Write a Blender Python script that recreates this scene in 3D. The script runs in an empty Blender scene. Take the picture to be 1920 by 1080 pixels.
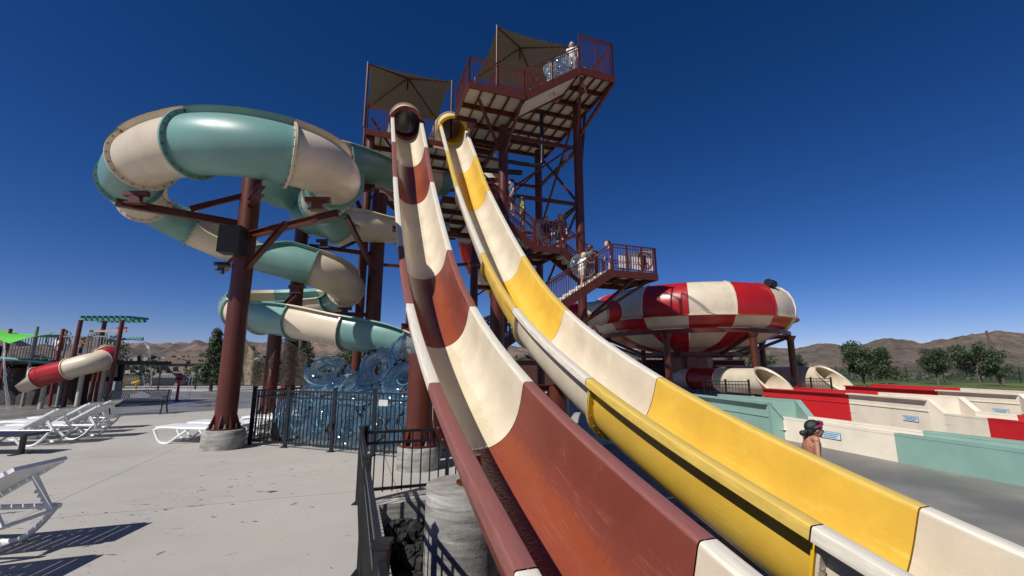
import bpy, math, random
from mathutils import Vector, Matrix
import numpy as np
random.seed(7)
R = math.radians
scn = bpy.context.scene
col = scn.collection
# ------------------------------------------------------------------ camera model
F = 820.0; TH = R(10.4); H = 1.7
CT, ST = math.cos(TH), math.sin(TH)
def ray(px, py):
    a = (px-960)/F; b = (540-py)/F
    return Vector((a, CT-b*ST, ST+b*CT))
def at(px, py, d):                 # point at camera depth d
    return ray(px, py)*d+Vector((0, 0, H))
def onz(px, py, z=0.0):            # point on a level plane
    r = ray(px, py); return r*((z-H)/r.z)+Vector((0, 0, H))
def ony(px, py, y):
    r = ray(px, py); return r*(y/r.y)+Vector((0, 0, H))
# park frame: u = across the speed slides, v = up along them (away from the viewer)
ANG = R(-19.7); O = Vector((1.508, 0, 0))
DV = Vector((math.sin(ANG), math.cos(ANG), 0)); DU = Vector((math.cos(ANG), -math.sin(ANG), 0))
def T(u, v, z): return O+DU*u+DV*v+Vector((0, 0, z))
UPV = Vector((0, 0, 1))
# ------------------------------------------------------------------ objects
def tag(o, label=None, cat=None, group=None, kind=None):
    if label: o['label'] = label
    if cat: o['category'] = cat
    if group: o['group'] = group
    if kind: o['kind'] = kind
    return o
def thing(name, label, cat, loc=(0, 0, 0), rz=0.0, group=None):
    o = bpy.data.objects.new(name, None); o.empty_display_size = .2
    col.objects.link(o); o.location = loc; o.rotation_euler = (0, 0, rz)
    return tag(o, label, cat, group)
def wmat(o):
    m = Matrix.Translation(o.location) @ o.rotation_euler.to_matrix().to_4x4()
    return wmat(o.parent) @ m if o.parent else m
class MB:
    def __init__(s): s.v = []; s.f = []; s.m = []; s.s = []; s.uv = {}
    def add(s, vs, fs, m=0, smooth=False, uv=None):
        b = len(s.v); s.v += [Vector(p) for p in vs]
        if uv:
            for i, q in enumerate(uv): s.uv[b+i] = q
        for f in fs: s.f.append([b+i for i in f]); s.m.append(m); s.s.append(smooth)
        return s
    def box(s, c, sz, rot=None, m=0):
        c = Vector(c); h = [x/2 for x in sz]
        vs = [Vector((x*h[0], y*h[1], z*h[2])) for x in (-1, 1) for y in (-1, 1) for z in (-1, 1)]
        if rot is not None:
            if isinstance(rot, (int, float)): rot = Matrix.Rotation(rot, 3, 'Z')
            vs = [rot @ p for p in vs]
        return s.add([p+c for p in vs], [(0, 1, 3, 2), (4, 6, 7, 5), (0, 4, 5, 1), (2, 3, 7, 6), (0, 2, 6, 4), (1, 5, 7, 3)], m)
    def beam(s, p, q, w, h, up=UPV, m=0):
        p = Vector(p); q = Vector(q); d = (q-p).normalized()
        sd = d.cross(up)
        if sd.length < 1e-3: sd = d.cross(Vector((1, 0, 0)))
        sd.normalize(); u = sd.cross(d)
        vs = [e+sd*(a*w/2)+u*(b*h/2) for e in (p, q) for a, b in ((-1, -1), (1, -1), (1, 1), (-1, 1))]
        return s.add(vs, [(0, 3, 2, 1), (4, 5, 6, 7), (0, 1, 5, 4), (1, 2, 6, 5), (2, 3, 7, 6), (3, 0, 4, 7)], m)
    def ibeam(s, p, q, w, h, t=.02, up=UPV, m=0):
        p = Vector(p); q = Vector(q); d = (q-p).normalized(); sd = d.cross(up)
        if sd.length < 1e-3: sd = d.cross(Vector((1, 0, 0)))
        sd.normalize(); u = sd.cross(d)
        s.beam(p+u*(h/2-t/2), q+u*(h/2-t/2), w, t, up, m); s.beam(p-u*(h/2-t/2), q-u*(h/2-t/2), w, t, up, m)
        return s.beam(p, q, t, h-2*t, up, m)
    def cyl(s, p, q, r1, r2=None, n=12, m=0, caps=True):
        p = Vector(p); q = Vector(q); r2 = r1 if r2 is None else r2
        d = (q-p).normalized(); a = d.orthogonal().normalized(); b = d.cross(a)
        vs = []
        for e, r in ((p, r1), (q, r2)):
            vs += [e+(a*math.cos(2*math.pi*i/n)+b*math.sin(2*math.pi*i/n))*r for i in range(n)]
        s.add(vs, [(i, (i+1) % n, n+(i+1) % n, n+i) for i in range(n)], m, True)
        if caps: s.add(vs, [tuple(range(n))[::-1], tuple(range(n, 2*n))], m)
        return s
    def tube(s, pts, r, n=8, m=0, closed=False):
        pts = [Vector(p) for p in pts]; N = len(pts); vs = []
        pa = None
        for i, p in enumerate(pts):
            if closed: t = pts[(i+1) % N]-pts[i-1]
            else: t = pts[min(i+1, N-1)]-pts[max(i-1, 0)]
            t.normalize()
            if pa is None: a = t.orthogonal().normalized()
            else: a = (pa-t*pa.dot(t)).normalized()
            pa = a; b = t.cross(a); rr = r[i] if isinstance(r, (list, tuple)) else r
            vs += [p+(a*math.cos(2*math.pi*k/n)+b*math.sin(2*math.pi*k/n))*rr for k in range(n)]
        fs = []
        for i in range(N if closed else N-1):
            j = (i+1) % N
            fs += [(i*n+k, i*n+(k+1) % n, j*n+(k+1) % n, j*n+k) for k in range(n)]
        s.add(vs, fs, m, True)
        if not closed: s.add(vs, [tuple(range(n))[::-1], tuple(range((N-1)*n, N*n))], m)
        return s
    def grid(s, rows, m=0, smooth=True, close=False, uv=None):
        n = len(rows[0]); vs = [p for r in rows for p in r]
        fs = []
        for i in range(len(rows)-1):
            for k in range(n if close else n-1):
                k2 = (k+1) % n
                fs.append((i*n+k, i*n+k2, (i+1)*n+k2, (i+1)*n+k))
        return s.add(vs, fs, m, smooth, uv)
    def lathe(s, prof, c, n=24, m=0, a0=0, a1=None, smooth=True):
        c = Vector(c); full = a1 is None; a1 = a0+2*math.pi if full else a1
        rows = []
        for i in range(n if full else n+1):
            a = a0+(a1-a0)*i/n
            rows.append([c+Vector((math.cos(a)*r, math.sin(a)*r, z)) for r, z in prof])
        if full: rows.append(rows[0])
        return s.grid(rows, m, smooth)
    def torus(s, c, R1, r, rot=None, N=28, n=12, m=0, sz=1.0):
        rot = rot or Matrix.Identity(3); c = Vector(c); vs = []
        for i in range(N):
            a = 2*math.pi*i/N
            for k in range(n):
                b = 2*math.pi*k/n
                vs.append(c+rot @ Vector(((R1+r*math.cos(b))*math.cos(a), (R1+r*math.cos(b))*math.sin(a), r*sz*math.sin(b))))
        fs = [(i*n+k, ((i+1) % N)*n+k, ((i+1) % N)*n+(k+1) % n, i*n+(k+1) % n) for i in range(N) for k in range(n)]
        return s.add(vs, fs, m, True)
    def ell(s, c, r, n=12, m=0, rot=None):
        c = Vector(c); rows = []
        for i in range(n//2+1):
            th = math.pi*i/(n//2)
            rows.append([c+(rot or Matrix.Identity(3)) @ Vector((r[0]*math.sin(th)*math.cos(2*math.pi*k/n), r[1]*math.sin(th)*math.sin(2*math.pi*k/n), r[2]*math.cos(th))) for k in range(n)])
        return s.grid(rows, m, True, True)
    def prism(s, pts, z0, z1, m=0):
        n = len(pts); vs = [Vector((p[0], p[1], z0)) for p in pts]+[Vector((p[0], p[1], z1)) for p in pts]
        return s.add(vs, [tuple(range(n))[::-1], tuple(range(n, 2*n))]+[(i, (i+1) % n, n+(i+1) % n, n+i) for i in range(n)], m)
    def build(s, name, mats, parent=None, local=False):
        me = bpy.data.meshes.new(name)
        vs = s.v
        if parent is not None and not local:
            inv = wmat(parent).inverted(); vs = [inv @ p for p in vs]
        me.from_pydata([tuple(p) for p in vs], [], s.f)
        if not isinstance(mats, (list, tuple)): mats = [mats]
        for mt in mats: me.materials.append(mt)
        me.polygons.foreach_set('material_index', s.m); me.polygons.foreach_set('use_smooth', s.s)
        if s.uv:
            ul = me.uv_layers.new(name='UVMap')
            for lp in me.loops: ul.data[lp.index].uv = s.uv.get(lp.vertex_index, (0, 0))
        me.update()
        o = bpy.data.objects.new(name, me); col.objects.link(o)
        if parent is not None: o.parent = parent
        return o
def copy_tree(o, parent=None):
    c = o.copy(); col.objects.link(c)
    if parent is not None: c.parent = parent
    for ch in list(o.children): copy_tree(ch, c)
    return c
# ------------------------------------------------------------------ materials
def newmat(name):
    m = bpy.data.materials.new(name); m.use_nodes = True
    nt = m.node_tree; return m, nt, nt.nodes, nt.links, nt.nodes['Principled BSDF']
def noise(nt, scale, detail=4, rough=.55, coord='Object', vec=None, dist=0):
    n = nt.nodes.new('ShaderNodeTexNoise'); n.inputs['Scale'].default_value = scale
    n.inputs['Detail'].default_value = detail; n.inputs['Roughness'].default_value = rough; n.inputs['Distortion'].default_value = dist
    if vec is None:
        tc = nt.nodes.new('ShaderNodeTexCoord'); vec = tc.outputs[coord]
    nt.links.new(vec, n.inputs['Vector']); return n
def ramp(nt, inp, stops):
    r = nt.nodes.new('ShaderNodeValToRGB'); e = r.color_ramp.elements
    while len(e) < len(stops): e.new(.5)
    for i, (p, c) in enumerate(stops):
        e[i].position = p; e[i].color = (*c, 1) if len(c) == 3 else c
    nt.links.new(inp, r.inputs[0]); return r
def mixc(nt, fac, a, b):
    n = nt.nodes.new('ShaderNodeMix'); n.data_type = 'RGBA'
    for sock, val in ((0, fac), (6, a), (7, b)):
        if hasattr(val, 'links') or isinstance(val, bpy.types.NodeSocket): nt.links.new(val, n.inputs[sock])
        else: n.inputs[sock].default_value = val if sock == 0 else (*val, 1)
    return n.outputs[2]
def bump(nt, b, hgt, strength=.2, dist=.01):
    n = nt.nodes.new('ShaderNodeBump'); n.inputs['Strength'].default_value = strength; n.inputs['Distance'].default_value = dist
    nt.links.new(hgt, n.inputs['Height']); nt.links.new(n.outputs[0], b.inputs['Normal'])
def sc(c, k): return tuple(min(1, x*k) for x in c)
def plain(name, c, rough=.5, var=.15, scale=6, bmp=0, met=0, bscale=60, dark=None):
    m, nt, N, L, b = newmat(name)
    n = noise(nt, scale, 6, .6)
    r = ramp(nt, n.outputs[0], [(.3, dark or sc(c, 1-var)), (.7, sc(c, 1+var))])
    L.new(r.outputs[0], b.inputs['Base Color']); b.inputs['Roughness'].default_value = rough; b.inputs['Metallic'].default_value = met
    if bmp: bump(nt, b, noise(nt, bscale, 4).outputs[0], bmp, .01)
    return m
def gel(name, c, rough=.38, speck=.10, stain=(.55, .5, .4)):
    """moulded fibreglass gelcoat, faded and lightly soiled"""
    m, nt, N, L, b = newmat(name)
    n1 = noise(nt, 1.3, 7, .62); n2 = noise(nt, 170, 2, .7)
    r1 = ramp(nt, n1.outputs[0], [(.3, sc(c, .84)), (.55, c), (.8, sc(c, 1.05))])
    r2 = ramp(nt, n2.outputs[0], [(.3, sc((1, 1, 1), 1-speck)), (.7, (1, 1, 1))])
    mx = N.new('ShaderNodeMix'); mx.data_type = 'RGBA'; mx.blend_type = 'MULTIPLY'; mx.inputs[0].default_value = 1
    L.new(r1.outputs[0], mx.inputs[6]); L.new(r2.outputs[0], mx.inputs[7])
    L.new(mx.outputs[2], b.inputs['Base Color'])
    rr = ramp(nt, n1.outputs[0], [(.3, (rough*1.3,)*3), (.7, (rough*.8,)*3)]); L.new(rr.outputs[0], b.inputs['Roughness'])
    bump(nt, b, noise(nt, 55, 3).outputs[0], .10, .01)
    return m
def slide_mat(name, dry, wet, rim, wetrough=.12, jag=.5, thr0=.52):
    """uv.x = metres along the slide, uv.y = -1..1 across the trough (beyond that: rim)"""
    m, nt, N, L, b = newmat(name)
    uv = N.new('ShaderNodeUVMap'); sp = N.new('ShaderNodeSeparateXYZ'); L.new(uv.outputs[0], sp.inputs[0])
    mp = N.new('ShaderNodeMapping'); mp.inputs['Scale'].default_value = (1.2, 26, 1); L.new(uv.outputs[0], mp.inputs[0])
    mp2 = N.new('ShaderNodeMapping'); mp2.inputs['Scale'].default_value = (6.5, .9, 1); L.new(uv.outputs[0], mp2.inputs[0])
    jn = noise(nt, 3.0, 4, .6, vec=mp2.outputs[0]); jn2 = noise(nt, 1.0, 2, .5, vec=uv.outputs[0])
    ab = N.new('ShaderNodeMath'); ab.operation = 'ABSOLUTE'; L.new(sp.outputs[1], ab.inputs[0])
    ad = N.new('ShaderNodeMath'); ad.operation = 'MULTIPLY_ADD'; L.new(jn.outputs[0], ad.inputs[0]); ad.inputs[1].default_value = -jag; L.new(ab.outputs[0], ad.inputs[2])
    ad2 = N.new('ShaderNodeMath'); ad2.operation = 'MULTIPLY_ADD'; L.new(jn2.outputs[0], ad2.inputs[0]); ad2.inputs[1].default_value = -.35; L.new(ad.outputs[0], ad2.inputs[2])
    thr = thr0-.5*jag-.175
    wm = ramp(nt, ad2.outputs[0], [(thr-.01 if thr > .02 else 0.0, (1, 1, 1)), (max(thr, .02)+.05, (0, 0, 0))])
    n1 = noise(nt, 1.1, 7, .62); n2 = noise(nt, 190, 2, .7); ns = noise(nt, 2.2, 5, .7, vec=mp.outputs[0])
    dr = ramp(nt, n1.outputs[0], [(.3, sc(dry, .8)), (.7, sc(dry, 1.08))])
    wt = ramp(nt, n1.outputs[0], [(.3, sc(wet, .88)), (.7, sc(wet, 1.08))])
    rs = ramp(nt, ns.outputs[0], [(.35, sc(rim, .78)), (.65, sc(rim, 1.12))])
    rimf = N.new('ShaderNodeMath'); rimf.operation = 'GREATER_THAN'; L.new(ab.outputs[0], rimf.inputs[0]); rimf.inputs[1].default_value = .985
    c0 = mixc(nt, wm.outputs[0], dr.outputs[0], wt.outputs[0])
    sk = N.new('ShaderNodeMath'); sk.operation = 'MULTIPLY'; L.new(ramp(nt, ns.outputs[0], [(.54, (0,)*3), (.68, (.42,)*3)]).outputs[0], sk.inputs[0]); L.new(ramp(nt, n1.outputs[0], [(.42, (0,)*3), (.6, (1,)*3)]).outputs[0], sk.inputs[1])
    c1 = mixc(nt, sk.outputs[0], c0, tuple(min(.8, x*1.5+.08) for x in dry))
    c2 = mixc(nt, rimf.outputs[0], c1, rs.outputs[0])
    mx = N.new('ShaderNodeMix'); mx.data_type = 'RGBA'; mx.blend_type = 'MULTIPLY'; mx.inputs[0].default_value = 1
    r2 = ramp(nt, n2.outputs[0], [(.3, (.86,)*3), (.7, (1, 1, 1))])
    L.new(c2, mx.inputs[6]); L.new(r2.outputs[0], mx.inputs[7]); L.new(mx.outputs[2], b.inputs['Base Color'])
    ro = mixc(nt, wm.outputs[0], (.42,)*3, (wetrough,)*3); L.new(ro, b.inputs['Roughness'])
    # running water ripples in the very bottom, orange-peel elsewhere
    wr = noise(nt, 26, 4, .65, dist=.6); fl = ramp(nt, ab.outputs[0], [(.12, (1, 1, 1)), (.42, (.12,)*3)])
    mm = N.new('ShaderNodeMath'); mm.operation = 'MULTIPLY'; L.new(wr.outputs[0], mm.inputs[0]); L.new(fl.outputs[0], mm.inputs[1])
    bump(nt, b, mm.outputs[0], .5, .018)
    return m
CREAM = (.66, .57, .43); TEAL = (.17, .335, .30); RED = (.30, .075, .05); YEL = (.80, .50, .03); BRED = (.40, .012, .014); STEEL = (.085, .0165, .0075)
m_red = slide_mat('red gelcoat', (.215, .053, .036), (.26, .061, .029), (.27, .100, .085), .1, .42, thr0=.78)
m_crm = slide_mat('cream gelcoat', (.72, .63, .48), (.66, .56, .39), (.75, .69, .58), .16, .3)
m_yel = slide_mat('yellow gelcoat', (.78, .49, .065), (.78, .45, .04), (.72, .50, .11), .2, .3)
g_crm = gel('cream fibreglass', CREAM); g_teal = gel('teal fibreglass', TEAL, .33); g_red = gel('deep red fibreglass', BRED, .3)
g_fcrm = gel('flume cream fibreglass', (.66, .56, .42), .28)
g_yel = gel('yellow fibreglass', YEL); g_mar = gel('maroon fibreglass', (.17, .03, .02), .2)
g_wht = gel('cream wall fibreglass', (.84, .765, .62), .5); g_wteal = gel('pale teal wall fibreglass', (.25, .41, .355), .45); g_wred = gel('red wall fibreglass', (.58, .018, .022), .4)
steel = plain('oxide red painted steel', STEEL, .42, .22, 3, .05)
steelp = plain('faded pink steel', (.34, .12, .09), .5, .2, 4)
bsteel = plain('black painted steel', (.012, .013, .016), .35, .3, 8)
dark = plain('dark rubber', (.015, .016, .02), .55, .3)
boltm = plain('zinc bolt', (.35, .33, .30), .4, .1, met=.6)
rustb = plain('rusty bolt', (.10, .05, .03), .6, .3)
deckun = plain('pale deck underside', (.66, .62, .54), .7, .10, 2.0, .05)
white = plain('white plastic', (.78, .79, .80), .4, .06, 5)
fabric = plain('taupe shade cloth', (.125, .108, .09), .9, .08, 4, .1, bscale=200)
greenf = plain('green shade cloth', (.10, .48, .05), .9, .1, 4)
skin = plain('skin', (.46, .22, .14), .45, .08, 12); skin2 = plain('tanned skin', (.58, .33, .22), .5, .08, 12)
hairm = plain('dark green hair', (.010, .018, .016), .45, .5, 40, .5, bscale=180)
blond = plain('fair hair', (.55, .40, .22), .5, .2, 40); brownh = plain('brown hair', (.05, .028, .016), .5, .3, 40)
magenta = plain('magenta scarf', (.22, .01, .07), .6, .6, 40)
blueF = plain('blue swim fabric', (.02, .06, .30), .7, .2); whiteF = plain('white shirt', (.75, .74, .72), .8, .1)
tan = plain('tan paint', (.42, .30, .18), .7, .2, 3); wood = plain('weathered brown board', (.04, .03, .025), .7, .35, 5, .2)
gteal = plain('teal paint', (.06, .22, .20), .45, .15); ryel = plain('yellow paint', (.75, .45, .02), .4, .1); rred = plain('bright red paint', (.45, .02, .03), .4, .1)
grey = plain('grey paint', (.22, .24, .26), .5, .15)
def leafmat(name, c):
    m, nt, N, L, b = newmat(name)
    n = noise(nt, 1.6, 5, .7); r = ramp(nt, n.outputs[0], [(.3, sc(c, .5)), (.7, sc(c, 1.6))])
    L.new(r.outputs[0], b.inputs['Base Color']); b.inputs['Roughness'].default_value = .6
    return m
leaf = leafmat('broad leaves', (.026, .052, .018)); leafd = leafmat('juniper leaves', (.045, .07, .025)); leafy = leafmat('bright leaves', (.06, .10, .025))
bark = plain('bark', (.12, .09, .07), .9, .3, 10)
def concrete_mat():
    m, nt, N, L, b = newmat('broomed concrete')
    tc = N.new('ShaderNodeTexCoord'); P = tc.outputs['Object']
    n1 = noise(nt, .45, 8, .62, vec=P); n2 = noise(nt, 40, 5, .7, vec=P); n3 = noise(nt, 1.7, 6, .6, vec=P)
    base = ramp(nt, n1.outputs[0], [(.3, (.34, .325, .30)), (.5, (.405, .387, .358)), (.72, (.45, .43, .40))])
    g = ramp(nt, n2.outputs[0], [(.3, (.88,)*3), (.7, (1.0,)*3)])
    mx = N.new('ShaderNodeMix'); mx.data_type = 'RGBA'; mx.blend_type = 'MULTIPLY'; mx.inputs[0].default_value = 1
    L.new(base.outputs[0], mx.inputs[6]); L.new(g.outputs[0], mx.inputs[7])
    # sandy dust near the slide tower
    sd = ramp(nt, n3.outputs[0], [(.45, (0,)*3), (.7, (.3,)*3)])
    c1 = mixc(nt, sd.outputs[0], mx.outputs[2], (.42, .36, .28))
    # wet footprints: sparse stretched spots
    mp = N.new('ShaderNodeMapping'); mp.inputs['Rotation'].default_value = (0, 0, .5); mp.inputs['Scale'].default_value = (2.6, 5.2, 1); L.new(P, mp.inputs[0])
    wn = noise(nt, 1.9, 3, .62, vec=mp.outputs[0], dist=.9)
    wl = noise(nt, .16, 2, .5, vec=P)
    add = N.new('ShaderNodeMath'); add.operation = 'MULTIPLY_ADD'; L.new(wl.outputs[0], add.inputs[0]); add.inputs[1].default_value = .45; L.new(wn.outputs[0], add.inputs[2])
    wm = ramp(nt, add.outputs[0], [(.885, (0,)*3), (.91, (1,)*3)])
    c2 = mixc(nt, wm.outputs[0], c1, (.10, .095, .09))
    # saw-cut joints
    rot = N.new('ShaderNodeMapping'); rot.inputs['Rotation'].default_value = (0, 0, ANG); L.new(P, rot.inputs[0])
    sx = N.new('ShaderNodeSeparateXYZ'); L.new(rot.outputs[0], sx.inputs[0])
    last = None
    for ax, per, off in ((0, 4.2, 3.51), (1, 4.2, 1.5)):
        a = N.new('ShaderNodeMath'); a.operation = 'ADD'; L.new(sx.outputs[ax], a.inputs[0]); a.inputs[1].default_value = off+420
        f = N.new('ShaderNodeMath'); f.operation = 'MODULO'; L.new(a.outputs[0], f.inputs[0]); f.inputs[1].default_value = per
        l = N.new('ShaderNodeMath'); l.operation = 'LESS_THAN'; L.new(f.outputs[0], l.inputs[0]); l.inputs[1].default_value = .016
        if last is None: last = l.outputs[0]
        else:
            q = N.new('ShaderNodeMath'); q.operation = 'MAXIMUM'; L.new(last, q.inputs[0]); L.new(l.outputs[0], q.inputs[1]); last = q.outputs[0]
    jf = N.new('ShaderNodeMath'); jf.operation = 'MULTIPLY'; L.new(last, jf.inputs[0]); jf.inputs[1].default_value = .75
    c3 = mixc(nt, jf.outputs[0], c2, (.13, .12, .11))
    L.new(c3, b.inputs['Base Color'])
    ro = mixc(nt, wm.outputs[0], (.85,)*3, (.25,)*3); L.new(ro, b.inputs['Roughness'])
    bump(nt, b, n2.outputs[0], .25, .01)
    return m
conc = concrete_mat()
pier = None
def pier_mat():
    m, nt, N, L, b = newmat('cast concrete')
    tc = N.new('ShaderNodeTexCoord'); mp = N.new('ShaderNodeMapping'); mp.inputs['Scale'].default_value = (1, 1, 7); L.new(tc.outputs['Object'], mp.inputs[0])
    n1 = noise(nt, 2.0, 7, .65, vec=mp.outputs[0], dist=.5); n2 = noise(nt, 22, 6, .7); n3 = noise(nt, 2.2, 5, .6)
    r = ramp(nt, n1.outputs[0], [(.34, (.17, .165, .15)), (.47, (.28, .27, .25)), (.55, (.34, .33, .31)), (.66, (.46, .45, .425))])
    r3 = ramp(nt, n3.outputs[0], [(.35, (.72,)*3), (.65, (1,)*3)])
    mx = N.new('ShaderNodeMix'); mx.data_type = 'RGBA'; mx.blend_type = 'MULTIPLY'; mx.inputs[0].default_value = 1
    L.new(r.outputs[0], mx.inputs[6]); L.new(r3.outputs[0], mx.inputs[7]); L.new(mx.outputs[2], b.inputs['Base Color'])
    b.inputs['Roughness'].default_value = .85; bump(nt, b, n2.outputs[0], .4, .02)
    return m
pier = pier_mat()
def wetmat(name, c, rough, lo=.25):
    m, nt, N, L, b = newmat(name)
    n = noise(nt, .6, 6, .6); r = ramp(nt, n.outputs[0], [(.3, sc(c, .7)), (.7, sc(c, 1.2))]); L.new(r.outputs[0], b.inputs['Base Color'])
    q = ramp(nt, n.outputs[0], [(.35, (lo,)*3), (.65, (rough,)*3)]); L.new(q.outputs[0], b.inputs['Roughness'])
    bump(nt, b, noise(nt, 9, 5).outputs[0], .15, .01); return m
wetpad = wetmat('wet splash pad concrete', (.20, .19, .18), .6, .22)
wetslab = wetmat('damp grey paving', (.23, .222, .20), .75, .4)
def joints(m, per, ang, ox, oy):
    nt = m.node_tree; N = nt.nodes; L = nt.links; b = N['Principled BSDF']; src = b.inputs['Base Color'].links[0].from_socket
    tc = N.new('ShaderNodeTexCoord'); mp = N.new('ShaderNodeMapping'); mp.inputs['Rotation'].default_value = (0, 0, ang); L.new(tc.outputs['Object'], mp.inputs[0]); sx = N.new('ShaderNodeSeparateXYZ'); L.new(mp.outputs[0], sx.inputs[0])
    for ax, o in ((0, ox), (1, oy)):
        a = N.new('ShaderNodeMath'); a.operation = 'ADD'; L.new(sx.outputs[ax], a.inputs[0]); a.inputs[1].default_value = o+per*100
        f = N.new('ShaderNodeMath'); f.operation = 'MODULO'; L.new(a.outputs[0], f.inputs[0]); f.inputs[1].default_value = per
        l = N.new('ShaderNodeMath'); l.operation = 'LESS_THAN'; L.new(f.outputs[0], l.inputs[0]); l.inputs[1].default_value = .02
        q = N.new('ShaderNodeMath'); q.operation = 'MULTIPLY'; L.new(l.outputs[0], q.inputs[0]); q.inputs[1].default_value = .6
        src = mixc(nt, q.outputs[0], src, (.06, .058, .05))
    w1 = noise(nt, .5, 3, .5, dist=.4); r = ramp(nt, w1.outputs[0], [(.42, (0,)*3), (.60, (.6,)*3)]); src = mixc(nt, r.outputs[0], src, (.11, .108, .10))
    L.new(src, b.inputs['Base Color'])
joints(wetslab, 3.6, R(-19), .8, 1.3)
def vinyl():
    m, nt, N, L, b = newmat('clear blue vinyl'); out = N['Material Output']
    tr = N.new('ShaderNodeBsdfTransparent'); gl = N.new('ShaderNodeBsdfGlossy'); gl.inputs['Roughness'].default_value = .06
    df = N.new('ShaderNodeBsdfTranslucent'); lw = N.new('ShaderNodeLayerWeight'); lw.inputs[0].default_value = .45
    n = noise(nt, 5, 4, .6, dist=1.2); r = ramp(nt, n.outputs[0], [(.42, (.93, .965, .975)), (.5, (.72, .87, .94)), (.56, (.95, .975, .985))])
    L.new(r.outputs[0], tr.inputs[0]); df.inputs[0].default_value = (.62, .78, .86, 1); gl.inputs[0].default_value = (.9, .95, 1, 1)
    a = N.new('ShaderNodeMixShader'); a.inputs[0].default_value = .28; L.new(tr.outputs[0], a.inputs[1]); L.new(df.outputs[0], a.inputs[2])
    c = N.new('ShaderNodeMixShader')
    rf = ramp(nt, lw.outputs['Facing'], [(0, (.06,)*3), (.55, (.2,)*3), (1, (1.0,)*3)]); L.new(rf.outputs[0], c.inputs[0])
    L.new(a.outputs[0], c.inputs[1]); L.new(gl.outputs[0], c.inputs[2]); L.new(c.outputs[0], out.inputs[0])
    bn = N.new('ShaderNodeBump'); bn.inputs['Strength'].default_value = .5; bn.inputs['Distance'].default_value = .03
    bn.inputs['Strength'].default_value = .28; w = noise(nt, 5, 3, .5); L.new(w.outputs[0], bn.inputs['Height']); L.new(bn.outputs[0], gl.inputs['Normal']); L.new(bn.outputs[0], lw.inputs['Normal'])
    return m
vin = vinyl()
seam = plain('blue vinyl seam', (.08, .26, .40), .3, .2)
def sheer(name, c, op, scale=60):
    m, nt, N, L, b = newmat(name); out = N['Material Output']
    b.inputs['Base Color'].default_value = (*c, 1); b.inputs['Roughness'].default_value = .9
    tr = N.new('ShaderNodeBsdfTransparent'); mx = N.new('ShaderNodeMixShader')
    n = noise(nt, scale, 3, .6); r = ramp(nt, n.outputs[0], [(.35, (max(0, op-.25),)*3), (.65, (min(1, op+.25),)*3)])
    L.new(r.outputs[0], mx.inputs[0]); L.new(tr.outputs[0], mx.inputs[1]); L.new(b.outputs[0], mx.inputs[2]); L.new(mx.outputs[0], out.inputs[0])
    return m
net = sheer('tan safety netting', (.34, .26, .18), .55, 9)
spray = sheer('falling water', (.80, .86, .90), .32, 30)
meshp = plain('brown slatted panel', (.15, .12, .105), .8, .5, 3)
# ------------------------------------------------------------------ world, sun, camera
sun_dir = Vector((-.67, -.71, 1.0)).normalized()
w = bpy.data.worlds.new('World'); scn.world = w; w.use_nodes = True
wn = w.node_tree; bg = wn.nodes['Background']
sky = wn.nodes.new('ShaderNodeTexSky'); sky.sky_type = 'NISHITA'; sky.sun_disc = False
sky.sun_elevation = math.asin(sun_dir.z); sky.sun_rotation = math.atan2(sun_dir.x, sun_dir.y)
sky.altitude = 1400; sky.air_density = .85; sky.dust_density = .25; sky.ozone_density = 3.0
gm = wn.nodes.new('ShaderNodeGamma'); gm.inputs[1].default_value = 1.15
hs = wn.nodes.new('ShaderNodeHueSaturation'); hs.inputs['Saturation'].default_value = 1.24; hs.inputs['Value'].default_value = 1.0
wn.links.new(sky.outputs[0], gm.inputs[0]); wn.links.new(gm.outputs[0], hs.inputs['Color']); tn = wn.nodes.new('ShaderNodeMix'); tn.data_type = 'RGBA'; tn.blend_type = 'MULTIPLY'; tn.inputs[0].default_value = 1; tn.inputs[7].default_value = (1.08, .88, 1.09, 1)
wn.links.new(hs.outputs[0], tn.inputs[6]); wn.links.new(tn.outputs[2], bg.inputs[0])
bg.inputs[1].default_value = .055
sl = bpy.data.lights.new('sun', 'SUN'); sl.energy = 5.0; sl.angle = R(.53); sl.color = (1, .955, .88)
so = bpy.data.objects.new('sun', sl); col.objects.link(so); so.rotation_euler = sun_dir.to_track_quat('Z', 'Y').to_euler()
cd = bpy.data.cameras.new('camera'); cam = bpy.data.objects.new('camera', cd); col.objects.link(cam)
cam.location = (0, 0, H); cam.rotation_euler = (math.pi/2+TH, 0, 0); cd.sensor_width = 36; cd.lens = 36*F/1920
cd.clip_start = .05; cd.clip_end = 20000; scn.camera = cam
scn.view_settings.view_transform = 'Standard'; scn.view_settings.look = 'None'; scn.view_settings.exposure = 0
scn.cycles.max_bounces = 8; scn.cycles.transparent_max_bounces = 24
# ------------------------------------------------------------------ setting
def uvp(u, v): p = T(u, v, 0); return (p.x, p.y)
soil = plain('dry tan soil', (.25, .20, .15), .95, .3, .05, .2)
gnd = MB().add([(-9000, -3000, -.75), (9000, -3000, -.75), (9000, 12000, -.75), (-9000, 12000, -.75)], [(0, 1, 2, 3)]).build('ground', soil); tag(gnd, kind='structure')
dk = MB().prism([(-60, -12), uvp(-1.17, -13.5), uvp(-1.17, 6.8), uvp(2.9, 6.8), uvp(2.9, 10.5), uvp(13, 12.5), (10.8, 21), (11.4, 24.6), (24, 27), (27, 44), (-60, 44)], -.8, 0).build('concrete_deck', conc); tag(dk, kind='structure')
sp = MB().prism([(-40, 14.6), (-14.8, 15.3), (-11.5, 19.5), (-6.5, 20.5), (-6.5, 33.5), (-40, 33.5)], .001, .005).build('splash_pad', wetpad); tag(sp, kind='structure')
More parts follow.
